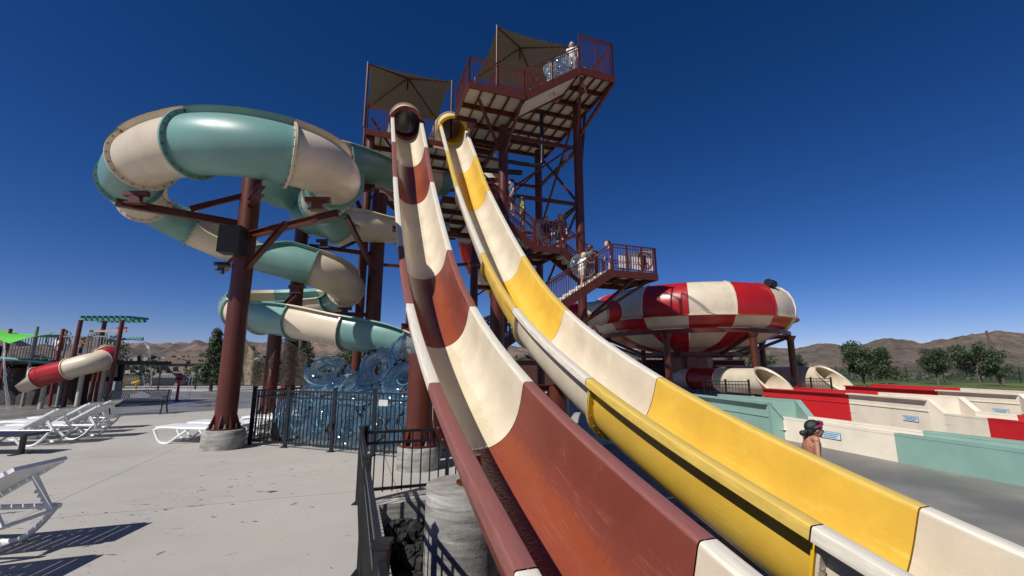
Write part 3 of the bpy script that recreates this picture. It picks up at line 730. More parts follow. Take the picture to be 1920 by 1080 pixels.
for z in (6.0, 9.4):
    bz((-1.3, 19.3, z), (1.04, 19.3, z), .12, 'girt'); bz((1.04, 19.3, z), (4.09, 17.1, z), .12, 'girt')
    bz((-1.3, 19.3, z), (1.04, 19.3, z+3.2), .08); bz((1.04, 19.3, z), (-1.3, 19.3, z+3.2), .08)
# decks
ZL, ZM, ZU = 12.0, 12.35, 14.1
deck([(-1.5, 19.0), (4.2, 19.0), (4.2, 22.8), (-1.5, 22.8)], ZL-.1, 'uv')
deck([(2.04, 15.02), (4.33, 15.02), (4.33, 18.9), (2.95, 18.9), (2.95, 17.3), (2.04, 17.3)], ZM, 'uv')
deck([(3.85, 17.2), (8.5, 17.2), (8.5, 22.4), (3.85, 22.4)], ZU, 'uv', .55)
deck([(6.8, 15.02), (8.5, 15.02), (8.5, 17.14), (6.8, 17.14)], ZU+.01, 'uv', .45)
stair(4.33, ZM, 6.8, ZU, 15.06, 16.6, rails=(1, 1))
MB().beam(T(4.4, 15.9, ZM-.17), T(6.75, 15.9, ZU-.22), 1.3, .02).build('stair_soffit', deckun, tw)
for z0_, u_, v_ in ((13.8, 8.45, 15.2), (13.8, 6.9, 15.1)): bz((U1, V0, z0_-1.7), (u_, v_, z0_), .12)
bz((U0, V0, 10.5), (2.6, 15.6, 12.1), .1); bz((U0, V0, 10.6), (4.25, 15.2, 12.1), .1); bz((U0, V0, 10.4), (1.2, 19.2, 11.7), .1)
rail(T(2.07, 15.06, ZM), T(4.3, 15.06, ZM), posts=2); rail(T(2.07, 17.3, ZM), T(2.07, 15.06, ZM), posts=2)
rail(T(6.83, 15.06, ZU), T(8.47, 15.06, ZU), posts=2, h=1.68); rail(T(8.47, 15.06, ZU), T(8.47, 17.1, ZU), posts=1, h=1.68); rail(T(8.47, 17.2, ZU), T(8.47, 22.3, ZU), posts=4); rail(T(3.9, 17.25, ZU), T(6.75, 17.25, ZU), posts=2)
rail(T(3.9, 22.3, ZU), T(8.47, 22.3, ZU)); rail(T(3.9, 17.25, ZU), T(3.9, 22.3, ZU)); rail(T(2.95, 18.9, ZM), T(4.25, 18.9, ZM), posts=1)
rail(T(-1.47, 19.04, ZL), T(-.7, 19.04, ZL), posts=1); rail(T(.68, 19.04, ZL), T(1.42, 19.04, ZL), posts=1); rail(T(-1.47, 19.04, ZL), T(-1.47, 22.76, ZL)); rail(T(-1.47, 22.76, ZL), T(4.1, 22.76, ZL)); rail(T(2.72, 17.4, ZM), T(2.95, 18.9, ZM), posts=1)
# lower landing and stairs
ZG = 5.5
deck([(8.0, 15.0), (10.1, 15.0), (10.1, 17.4), (8.0, 17.4)], ZG, 'uv')
rail(T(8.03, 15.04, ZG), T(10.07, 15.04, ZG), posts=3); rail(T(10.07, 15.04, ZG), T(10.07, 17.36, ZG), posts=2); rail(T(10.07, 17.36, ZG), T(8.0, 17.36, ZG), posts=2)
bz((U1, V0, 3.6), (9.0, 15.1, 5.25), .11); bz((U1, V0, 3.6), (10.0, 15.6, 5.25), .11); bz((U1, V0, 3.6), (9.9, 17.2, 5.25), .11)
stair(-.6, 0, 8.0, ZG, 15.05, 16.15)
stair(8.0, ZG, 6.4, 6.6, 16.3, 17.4)
deck([(5.2, 16.3), (6.4, 16.3), (6.4, 18.6), (5.2, 18.6)], 6.62, 'uv')
rail(T(5.2, 18.6, 6.62), T(6.4, 18.6, 6.62), posts=1); rail(T(5.25, 16.32, 6.62), T(6.4, 16.32, 6.62), posts=1)
stair(5.2, 6.62, 3.0, 8.3, 16.35, 17.4)
deck([(1.5, 16.6), (3.0, 16.6), (3.0, 21.4), (1.5, 21.4)], 8.3, 'uv')
stair(1.5, 8.3, -1.4, 10.6, 20.2, 21.4)
# pipework below the deck
MB().tube(catmull([T(4.3, 17.9, 10.9), T(5.6, 17.9, 10.9), T(6.2, 17.9, 11.0), T(6.3, 17.9, 11.5), T(6.3, 17.9, 13.6)], 6), .09, 12).tube([T(3.2, 18.6, 10.6), T(5.4, 18.2, 10.6)], .12, 12).build('water_pipe', bsteel, tw)
# canopies
def canopy(label, u0, u1, v0, v1, zc, za, zd):
    c = thing('shade_canopy', label, 'shade canopy', T((u0+u1)/2, (v0+v1)/2, zd))
    n = 18; rows = []
    um, vm = (u0+u1)/2, (v0+v1)/2
    for i in range(n+1):
        row = []
        for j in range(n+1):
            a = 2*i/n-1; b = 2*j/n-1; k = 1-max(abs(a), abs(b))
            inx = .06*(1-b*b)*abs(a)**3; iny = .06*(1-a*a)*abs(b)**3
            sag = -.07*(1-abs(abs(a)-abs(b)))*4*k*(1-k)*(1-min(1, abs(abs(a)-abs(b))*0+.0))*(abs(abs(a)-abs(b)))**.7
            row.append(T(um+(u1-u0)/2*a*(1-inx), vm+(v1-v0)/2*b*(1-iny), zc+(za-zc)*k+sag))
        rows.append(row)
    MB().grid(rows).build('fabric', fabric, c)
    for a in (u0, u1):
        for b in (v0, v1):
            MB().tube([T(a, b, zd), T(a, b, zc+.05)], .055, 10).build('canopy_post', steel, c)
            MB().tube([T(a, b, zc-.03), T(um, vm, za-.06)], .04, 8).build('rafter', steel, c)
    MB().tube([T(um, vm, za-.05), T(um, vm, za-.7)], .04, 8).build('king_post', steel, c)
    # skirts hanging at the back corner sides
    return c
canopy('taupe pyramid shade canopy over the lower deck where the speed slides start', -1.6, 2.2, 19.05, 22.7, 15.1, 16.1, ZL)
canopy('taupe pyramid shade canopy over the topmost deck of the slide tower', 3.85, 7.55, 17.25, 21.1, 17.1, 18.0, ZU)
# ------------------------------------------------------------------ bowl slide
BC = Vector((12.75, 32.0, 0)); NB = 16; BA0 = math.atan2(-BC.y, -BC.x)+R(1.5)
bowl = thing('bowl_slide', 'huge red and cream striped bowl slide on dark red legs right of the tower', 'bowl slide', BC)
up_prof = [(4.35, 5.50), (4.6, 5.62), (5.0, 5.62), (5.4, 5.50), (5.72, 5.25), (5.92, 4.90), (6.0, 4.5), (5.98, 4.22), (5.94, 4.05)]
lo_prof = [(5.93, 4.02), (5.80, 3.94), (5.72, 3.82), (5.55, 3.62), (5.3, 3.50)]
cn_prof = [(5.2, 3.42), (3.9, 2.92), (2.4, 2.62), (1.1, 2.45)]
BS = 1.15
sz_ = lambda z: 1.7+(z-1.7)*4/3
up_prof, lo_prof, cn_prof = [[(r*BS, sz_(z)) for r, z in p_] for p_ in (up_prof, lo_prof, cn_prof)]
for k in range(NB):
    a0 = BA0+2*math.pi*k/NB; a1 = a0+2*math.pi/NB; e = .0006
    up = MB().lathe(up_prof, BC, 8, 0, a0+e, a1-e); up.lathe([(r-.05, z-.03) for r, z in up_prof], BC, 8, 0, a0+e, a1-e)
    up.lathe([(r*BS, sz_(z)) for r, z in [(5.94, 4.05), (6.08, 4.05), (6.08, 3.99), (5.93, 3.99)]], BC, 8, 0, a0+e, a1-e, False)
    o = up.build('rim_panel', g_red if k % 2 else g_crm, bowl)
    fl_ = MB()   # vertical joint flange
    for i in range(len(up_prof)-1):
        (r0, z0), (r1, z1) = up_prof[i], up_prof[i+1]
        n0 = Vector((math.cos(a0), math.sin(a0), 0)); tg = Vector((-n0.y, n0.x, 0))*.03
        P0 = BC+n0*r0+UPV*z0; P1 = BC+n0*r1+UPV*z1; P2 = BC+n0*(r1+.07)+UPV*(z1+.03); P3 = BC+n0*(r0+.07)+UPV*(z0+.05)
        fl_.add([P0+tg, P1+tg, P2+tg, P3+tg, P0-tg, P1-tg, P2-tg, P3-tg], [(0, 1, 2, 3), (7, 6, 5, 4), (3, 2, 6, 7)])
    fl_.build('joint_flange', g_crm if k % 2 else g_red, o)
    MB().lathe(lo_prof, BC, 6, 0, a0+e, a1-e).build('base_panel', g_crm if k % 2 else g_red, bowl)
    MB().lathe(cn_prof, BC, 4, 0, a0+e, a1-e).build('floor_panel', g_red if k % 2 else g_crm, bowl)
MB().lathe([(r*BS, sz_(z)) for r, z in [(5.45, 3.44), (5.6, 3.44), (5.6, 3.26), (5.45, 3.26), (5.45, 3.44)]], BC, 32, smooth=False).lathe([(3.4, 2.75), (3.6, 2.75), (3.6, 2.5), (3.4, 2.5), (3.4, 2.75)], BC, 24, smooth=False).build('ring_beam', steel, bowl)
for k in range(8):
    a = BA0+R(-12)+2*math.pi*k/8; d = Vector((math.cos(a), math.sin(a), 0)); q = BC+d*5.52*BS
    lg = MB().cyl(q, q+UPV*3.74, .2, n=16).cyl(q+UPV*3.44, q+UPV*3.77, .2, .36, n=12).build('leg', steel, bowl)
    MB().beam(q+UPV*3.69-d*.1, BC+d*3.5+UPV*2.6, .14, .2).build('radial_beam', steel, bowl)
MB().cyl(BC+UPV*1.4, BC+UPV*2.65, 1.6, 1.6, 28).build('drop_chute', g_mar, bowl)
sp2 = Vector(at(1447, 533, 27.0)); s2_ = thing('loudspeaker', 'round black loudspeaker on a thin pole above the rim of the bowl slide', 'loudspeaker', (sp2.x, sp2.y, 5.9))
MB().ell(sp2, (.33, .3, .28), 14).cyl(sp2+Vector((-.05, -.05, -.02)), sp2+Vector((-.38, -.25, .05)), .12, .27, 14).build('cabinet', bsteel, s2_)
MB().cyl((sp2.x+.1, sp2.y, 5.6), (sp2.x+.1, sp2.y, sp2.z-.1), .035, n=8).build('pole', bsteel, s2_)
# red feed tube wound behind the speed slides into the bowl
feed, feedP = flume('feeder_tube', 'enclosed red and cream tube curling down from the tower into the bowl slide',
    [(905, 296, 25.5), (918, 318, 25.0), (925, 350, 24.8), (900, 400, 25.2), (880, 460, 26), (920, 530, 26.5), (1000, 575, 25), (1060, 592, 26.0), (1110, 588, 26.5), (1150, 584, 27.5)], .72, 1.9, 0, (g_crm, g_red), closed=True)
# exit tubes
def exit_tube(label, P, rad, mats, cut):
    root = thing('exit_tube', label, 'water slide', (P[0].x, P[0].y, 0)); P = [Vector(p) for p in P]
    N = 30
    def ring(p, t, r, shear=0):
        sd = t.cross(UPV).normalized(); up = sd.cross(t)
        return [p+sd*r*math.sin(a)+up*r*math.cos(a)+t*shear*(1-math.cos(a))/2 for a in [2*math.pi*k/N for k in range(N)]]
    for i in range(len(P)-1):
        t = (P[i+1]-P[i]).normalized(); last = i == len(P)-2; mb = MB(); n = 8; rows = []; rows2 = []
        for k in range(n+1):
            q = P[i].lerp(P[i+1], k/n); sh = cut*(k/n)**3 if last else 0
            rows.append(ring(q, t, rad, sh)); rows2.append(ring(q, t, rad-.03, sh))
        mb.grid(rows, 0, True, True); mb.grid(rows2, 0, True, True)
        o = mb.build('tube_section', mats[i % len(mats)], root)
        MB().grid([ring(P[i], t, rad), ring(P[i], t, rad+.07), ring(P[i]+t*.05, t, rad+.07), ring(P[i]+t*.05, t, rad)], 0, False, True).build('joint_flange', mats[i % len(mats)], o)
        if last:
            rows = [ring(P[-1]-t*.0, t, rad-.035, cut), ring(P[-1], t, rad+.09, cut), ring(P[-1]-t*.05, t, rad+.09, cut), ring(P[-1]-t*.05, t, rad, cut)]
            MB().grid(rows, 0, False, True).build('mouth_rim', mats[i % len(mats)], root)
    return root
def axis(px, py_, y0, ys, cz, slope): return [Vector((px+(y0-y)*slope, y, cz)) for y in ys]
exit_tube('cream exit tube with a slanted open mouth, the nearer of the two below the bowl', axis(13.0, 0, 23.4, (31.5, 29.6, 26.6, 23.4), 1.02, .13), .68, (g_crm, g_red, g_crm), 2.0)
exit_tube('cream exit tube with a slanted open mouth, the farther one toward the lawn', axis(19.6, 0, 28.4, (37.5, 35.2, 33.6, 28.4), 1.06, .13), .74, (g_red, g_crm, g_crm), 2.2)
# pump house mass and stairs in the dark below the bowl
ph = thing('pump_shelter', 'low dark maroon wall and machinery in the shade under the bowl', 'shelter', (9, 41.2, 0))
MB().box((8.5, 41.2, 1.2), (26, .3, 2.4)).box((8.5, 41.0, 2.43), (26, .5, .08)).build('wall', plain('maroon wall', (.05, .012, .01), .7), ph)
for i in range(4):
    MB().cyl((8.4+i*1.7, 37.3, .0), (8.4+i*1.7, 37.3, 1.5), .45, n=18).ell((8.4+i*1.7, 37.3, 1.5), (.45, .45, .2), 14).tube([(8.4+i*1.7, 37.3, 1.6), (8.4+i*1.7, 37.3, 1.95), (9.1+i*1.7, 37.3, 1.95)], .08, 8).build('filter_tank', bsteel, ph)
# ------------------------------------------------------------------ run-out lanes
def lane(name, label, near, far, signs=()):
    """near/far: list of (px,py,z,colour index of the stretch that follows)"""
    p0 = onz(near[0][0], near[0][1], near[0][2]); root = thing(name, label, 'run-out lane', (p0.x, p0.y, -.25))
    lines = []
    for wall, side in ((near, 1), (far, -1)):
        pts = [onz(a, b, z) for a, b, z, c in wall]
        cols = [w_[3] for w_ in wall]; lines.append(pts)
        for i in range(len(pts)-1):
            a, b = pts[i], pts[i+1]; d = Vector((b.x-a.x, b.y-a.y, 0)).normalized(); nrm = Vector((d.y, -d.x, 0))   # towards viewer-left
            if nrm.x > 0: nrm = -nrm
            A = Vector((a.x, a.y, 0)); B = Vector((b.x, b.y, 0)); th = .12; a_ = A+d*.002; b_ = B-d*.002
            mb = MB()
            vs = [a_+UPV*-.74, b_+UPV*-.74, b_+UPV*(b.z-.02), a_+UPV*(a.z-.02)]
            if side == 1: vs = [v for v in vs]
            off = -nrm*th
            mb.add(vs+[v+off for v in vs], [(0, 1, 2, 3), (7, 6, 5, 4), (0, 3, 7, 4), (1, 5, 6, 2)])
            hi_ = a.z > .6 and b.z > .6; ov = nrm*(.12 if hi_ and side == 1 else .006); o2 = off*1.0-nrm*.04
            t0, t1 = UPV*a.z, UPV*b.z
            mb.add([a_+ov+t0, b_+ov+t1, b_+o2+t1, a_+o2+t0, a_+ov+t0-UPV*.045, b_+ov+t1-UPV*.045, b_+o2+t1-UPV*.045, a_+o2+t0-UPV*.045],
                   [(0, 1, 2, 3), (7, 6, 5, 4), (0, 4, 5, 1), (3, 2, 6, 7), (0, 3, 7, 4), (1, 5, 6, 2)])
            # moulded step line half way up
            if side == 1 and a.z > .6 and b.z > .6:
                mb.beam(a_+nrm*.012+UPV*.36, b_+nrm*.012+UPV*.36, .024, .03)
            mb.build('wall_panel', (g_wteal, g_wht, g_wred)[cols[i]], root)
    n0, n1 = lines
    def walk(pts, t):
        Ls = [0]
        for i in range(1, len(pts)): Ls.append(Ls[-1]+(Vector((pts[i].x, pts[i].y, 0))-Vector((pts[i-1].x, pts[i-1].y, 0))).length)
        q = t*Ls[-1]
        for i in range(1, len(pts)):
            if q <= Ls[i]+1e-6: f = (q-Ls[i-1])/(Ls[i]-Ls[i-1]); p = pts[i-1].lerp(pts[i], f); return Vector((p.x, p.y, .02))
    fs = MB().grid([[walk(n0, k/24), walk(n1, k/24)] for k in range(25)], 0, False)
    fs.build('lane_floor', g_wht, root)
    for px, py in signs:
        pts = lines[0]; r = ray(px, py); best = None
        for i in range(len(pts)-1):
            a, b = pts[i], pts[i+1]; n = Vector((-(b.y-a.y), b.x-a.x, 0)); t = n.dot(a-Vector((0, 0, 0)))/n.dot(r)
            P = r*t; P.z += H; s_ = (P-a).dot(Vector((b.x-a.x, b.y-a.y, 0)))/((b.x-a.x)**2+(b.y-a.y)**2)
            if 0 <= s_ <= 1: best = (P, Vector((b.x-a.x, b.y-a.y, 0)).normalized())
        if best: signsP.append(best)
    return root
signsP = []
Z1_, Z0_ = .74, .34
lane('runout_lane', 'nearest run-out lane, teal then cream then teal walls', [(1290, 738, Z1_, 0), (1439, 755, Z1_, 0), (1462, 781, .36, 1), (1676, 812, Z0_, 0), (1920, 845, Z0_, 0), (2350, 905, Z0_, 0)],
     [(1345, 739, Z1_, 0), (1490, 749.5, Z1_, 0), (1515, 781, Z0_, 1), (1730, 807.6, Z0_, 0), (1920, 828.7, Z0_, 0), (2200, 862, Z0_, 0)], [(1557, 816)])
lane('runout_lane', 'middle run-out lane, red walls turning cream then red again', [(1430, 727.5, Z1_, 2), (1590, 737, Z1_, 1), (1738, 748, Z1_, 1), (1770, 775, Z0_, 1), (1851, 783.7, Z0_, 2), (1920, 791, Z0_, 2), (2200, 822, Z0_, 1)],
     [(1485, 725.6, Z1_, 2), (1646, 735.5, Z1_, 1), (1796, 744, Z1_, 1), (1828, 770.6, Z0_, 1), (1907, 777.7, Z0_, 2), (2200, 806, Z0_, 2)], [(1708, 785)])
lane('runout_lane', 'farthest run-out lane beside the lawn, red walls then cream', [(1584, 722.5, Z1_, 2), (1757, 731, Z1_, 1), (1909, 738.5, Z1_, 1), (1925, 752, .5, 1), (1945, 765, Z0_, 1), (2300, 793, Z0_, 2)],
     [(1633, 720, Z1_, 2), (1800, 727.4, Z1_, 1), (1920, 733.7, Z1_, 1), (2100, 742, Z1_, 1)], [(1877, 771)])
signb = plain('pale blue sign face', (.50, .70, .82), .4, .05); ink = plain('navy print', (.02, .06, .20), .6, .1)
labs = ['small pale blue notice on the cream wall of the nearest lane', 'small pale blue notice on the cream wall of the middle lane', 'small pale blue notice on the cream wall of the farthest lane']
def textmesh(txt, size, mat, parent, loc, rx=math.pi/2, rz=0, name='lettering'):
    c = bpy.data.curves.new(name, 'FONT'); c.body = txt; c.size = size; c.align_x = 'CENTER'; c.align_y = 'CENTER'; c.extrude = .001
    o = bpy.data.objects.new(name, c); me = bpy.data.meshes.new_from_object(o); bpy.data.objects.remove(o)
    me.materials.clear(); me.materials.append(mat); q = bpy.data.objects.new(name, me); col.objects.link(q); q.parent = parent; q.location = loc; q.rotation_euler = (rx, 0, rz); return q
for (P, d), lb in zip(signsP, labs):
    nrm = Vector((d.y, -d.x, 0)); nrm = -nrm if nrm.x > 0 else nrm
    rz = math.atan2(d.y, d.x)
    s_ = thing('notice_sign', lb, 'sign', P+nrm*.012, rz, 'notices on the lane walls')
    wS, hS = .56, .15
    MB().box((0, 0, 0), (wS+.02, .008, hS+.02)).build('border', ink, s_, True); MB().box((0, -.007, 0), (wS, .008, hS)).build('face', signb, s_, True)
    for k, (z, f) in enumerate(((.042, .85), (.0, .72), (-.042, .6))):
        ln = MB(); x = -wS*f/2; rr = random.Random(k+3)
        while x < wS*f/2:
            ww = rr.uniform(.015, .045); ln.box((x+ww/2, -.0125, z), (ww, .002, .018)); x += ww+.010
        ln.build('text_line', ink, s_, True)
# ------------------------------------------------------------------ fences
fmat = bsteel
def picket_fence(name, label, pts, h, pw=.06, sp_=.105, z0=.06, rails2=True, posts=None, cat='fence', cap=True, z=0, mat=None, ptop=None):
    mat = mat or fmat; pts = [Vector(p) for p in pts]
    root = thing(name, label, cat, (pts[0].x, pts[0].y, z))
    for i in range(len(pts)-1):
        a, b = pts[i]+UPV*z, pts[i+1]+UPV*z; L = (b-a).length; d = (b-a)/L; ang = math.atan2(d.y, d.x); mb = MB()
        mb.beam(a+UPV*h, b+UPV*h, .035, .035).beam(a+UPV*(z0+.04), b+UPV*(z0+.04), .035, .035)
        if rails2: mb.beam(a+UPV*(h-.14), b+UPV*(h-.14), .035, .035)
        n = max(1, int(L/sp_))
        for k in range(1, n): p = a+d*L*k/n; mb.box(p+UPV*(z0+h)/2, (.017, .017, h-z0), ang)
        mb.build('fence_panel', mat, root)
    for i, p in enumerate(pts):
        ht = ptop or h+.07
        po = MB().box(p+UPV*(z+ht/2), (pw, pw, ht), 0).box(p+UPV*(z+.006), (pw*2.2, pw*2.2, .012)).build('post', mat, root)
        if cap: MB().box(p+UPV*(z+ht+.012), (pw+.02, pw+.02, .022)).build('post_cap', mat, po)
    return root
f0 = onz(468, 833); f1 = onz(533.6, 839); f2 = onz(621, 847); f3 = onz(697.5, 854); dd = (f3-f0).normalized(); nn = Vector((-dd.y, dd.x, 0))
f4 = f3+dd*1.3
pen = picket_fence('tube_pen_fence', 'black picket fence with gates penning in the clear blue tubes', [f0+nn*3.4+dd*.6, f0+nn*1.7+dd*.3, f0, f1, f2, f3, f4, f4+nn*3.2], 1.2, .07, .10)
MB().box(f2+Vector((-.02, -.04, .52)), (.09, .05, .12), math.atan2(dd.y, dd.x)).build('latch', bsteel, pen)
MB().box(f3+dd*.22+Vector((0, -.035, 1.02)), (.22, .01, .12), math.atan2(dd.y, dd.x)).build('tag_plate', plain('weathered plate', (.5, .5, .5), .5), pen)
rc = T(-1.03, 6.75, 0)
picket_fence('pit_railing', 'low black railing closing the end of the rock bed, seen square on', [T(-1.2, 6.87, 0), T(-.1, 6.87, 0), T(1.0, 6.87, 0)], .86, .05, .115, .10, rails2=True)
picket_fence('pit_railing', 'black railing running toward the viewer beside the rock bed', [T(-1.25, 6.80, 0), T(-1.25, 4.75, 0), T(-1.25, 2.68, 0), T(-1.25, .5, 0)], .86, .06, .105, .04)
far_pts = [Vector((-38, 36, 0))]
x = -40; FY = 36.5
ffp = [Vector((x_, FY+(.02*(x_+40)), 0)) for x_ in [-38+3.0*i for i in range(10)]]
picket_fence('boundary_fence', 'tall black boundary fence beyond the splash pad', ffp, 2.0, .09, .14, .1)
gfp = [Vector((17+4.2*i, 70-.9*i, -.25)) for i in range(20)]
chain = sheer('chain link mesh', (.03, .04, .025), .55, 30)
gr = thing('mesh_fence', 'long dark mesh fence at the far edge of the lawn', 'fence', gfp[0])
for i in range(len(gfp)-1):
    a, b = gfp[i], gfp[i+1]; MB().add([a, b, b+UPV*2.1, a+UPV*2.1], [(0, 1, 2, 3)]).build('mesh_panel', chain, gr)
    MB().cyl(a, a+UPV*2.2, .06, n=6).build('post', bsteel, gr)
for (lab, pxs, d) in (('short black picket fence by the mouth of the nearer exit tube', (1318, 1402), 20.5), ('short black picket fence by the mouth of the farther exit tube', (1483, 1556), 25.5)):
    a = at(pxs[0], 700, d); b = at(pxs[1], 700, d-1.2); a.z = b.z = 0
    top = 1.12
    picket_fence('exit_fence', lab, [a, a.lerp(b, .5), b], 1.12, .07, .12)
# ------------------------------------------------------------------ lava rock bed
rb = MB(); rr = random.Random(11)
def rock(mb, c, r, rr, m=0):
    n, k = 10, 7; ph = [rr.uniform(0, 6.28) for _ in range(4)]; rows = []
    sx, sy, sz = rr.uniform(.75, 1.3), rr.uniform(.75, 1.3), rr.uniform(.55, .9)
    rot = Matrix.Rotation(rr.uniform(0, 6.28), 3, 'Z') @ Matrix.Rotation(rr.uniform(-.5, .5), 3, 'X')
    for i in range(k+1):
        th = math.pi*i/k; row = []
        for j in range(n):
            a = 2*math.pi*j/n; q = r*(1+.16*math.sin(3*a+ph[0])+.13*math.cos(2*th+5*a+ph[1])+rr.uniform(-.16, .16))
            row.append(Vector(c)+rot @ Vector((q*sx*math.sin(th)*math.cos(a), q*sy*math.sin(th)*math.sin(a), q*sz*math.cos(th))))
        rows.append(row)
    for i in (0, k): m_ = sum(rows[i], Vector())/n; rows[i] = [m_.copy() for _ in range(n)]
    mb.grid(rows, m, False, True)
for i in range(2100):
    u = rr.uniform(-.94, 2.75); v = rr.uniform(.4, 6.56); p = T(u, v, 0)
    if (p-PR).length < .44: continue
    rock(rb, (p.x, p.y, max(-.58, -.25-.16*(6.5-v))+rr.uniform(-.05, .07)), rr.uniform(.035, .15)**1.0, rr)
lava = plain('black lava rock', (.022, .021, .022), .95, .5, 9, .9, bscale=45, dark=(.008, .008, .008))
tag(rb.build('lava_rock', lava), 'loose black lava rock filling the bed under the slides', 'rocks', kind='stuff')
# ------------------------------------------------------------------ inner tubes
handle_m = dark
def make_tube(double=False):
    root = thing('inner_tube', 'x', 'inner tube'); Rm, r = .36, .185
    MB().torus((0, 0, 0), Rm, r, N=30, n=14).build('ring', vin, root, True)
    if double: MB().torus((2*Rm+.16, 0, 0), Rm, r, N=30, n=14).build('ring', vin, root, True)
    sm = MB().torus((0, 0, 0), Rm+r-.012, .018, N=30, n=6).torus((0, 0, .05), Rm-r*.95, .016, N=26, n=5)
    if double: sm.torus((2*Rm+.16, 0, 0), Rm+r-.012, .014, N=30, n=6)
    sm.build('seam', seam, root, True)
    for s_ in (1, -1):
        MB().tube([(-.09, s_*(Rm+.05), r*.93), (-.05, s_*(Rm+.07), r+.035), (.05, s_*(Rm+.07), r+.035), (.09, s_*(Rm+.05), r*.93)], .02, 6).box((-.1, s_*(Rm+.05), r*.94), (.08, .07, .015)).box((.1, s_*(Rm+.05), r*.94), (.08, .07, .015)).build('handle', handle_m, root, True)
    return root
E0 = f0
def PT(a, b, z): return f0+dd*a+nn*b+UPV*z
tp = make_tube(); tp2 = make_tube(True)
# a along the fence, b behind it, z height, tilt x, tilt y, spin
tub = [(.45, .75, .55, 75, 10, 0), (1.0, .40, .52, 82, 0, 20), (1.75, .42, .55, 78, -6, 70), (2.5, .38, .5, 84, 5, 130), (3.25, .42, .56, 80, -5, 40), (4.0, .45, .52, 78, 8, 90),
       (.75, 1.35, .3, 15, 5, 30), (1.45, 1.15, .6, 62, 12, 10), (2.2, 1.1, .8, 55, -10, 60), (3.0, 1.15, .62, 68, 6, 150), (3.8, 1.2, .65, 60, -4, 15), (1.3, 1.95, .45, 22, 10, 80),
       (2.0, 1.9, 1.05, 35, -8, 20), (2.8, 2.0, .7, 40, 10, 100), (3.6, 2.0, .8, 30, -8, 50), (1.1, .95, 1.12, 28, 12, 60), (1.75, .75, 1.18, 38, -14, 15), (2.5, .75, 1.1, 20, 6, 120), (3.3, .85, 1.12, 25, -6, 75),
       (1.5, 1.75, 1.30, 24, 20, 35), (3.3, 1.6, 1.35, 18, -6, 10), (.95, 1.2, 1.62, 32, 24, 110), (3.95, 1.3, 1.2, 48, 5, 140), (3.0, 2.6, .6, 30, 0, 0), (2.4, 1.35, 1.68, 80, -4, 20), (4.15, 1.1, 1.5, 62, 14, 80), (4.3, .35, .5, 86, 6, 60), (3.5, .95, 1.45, 50, 10, 40)]
tl = ['clear blue inner tube standing tall at the top right of the pile, hole facing the viewer', 'clear blue inner tube tilted on the very top of the left half of the pile']
for i, (a, b, z, tx, ty, sp_) in enumerate(tub):
    base = tp2 if i in (24,) else tp
    o = base if i == 0 else copy_tree(base) if i != 24 else tp2
    o.location = PT(a, b, z); o.rotation_euler = (Matrix.Rotation(math.atan2(dd.y, dd.x), 3, 'Z') @ Matrix.Rotation(R(tx), 3, 'X') @ Matrix.Rotation(R(ty), 3, 'Y') @ Matrix.Rotation(R(sp_), 3, 'Z')).to_euler()
    o['label'] = 'clear blue inner tube heaped in the pile behind the black picket fence'
    if i == 24: o['label'] = 'double clear blue tube standing tall at the top right of the pile'
    if i == 21: o['label'] = 'clear blue inner tube tilted on the very top of the left half of the pile'
    if i == 0: o['label'] = 'clear blue inner tube leaning at the left end of the pen, nearest the big column'
    if i not in (0, 21, 24): o['group'] = 'clear blue tubes heaped in the pen'
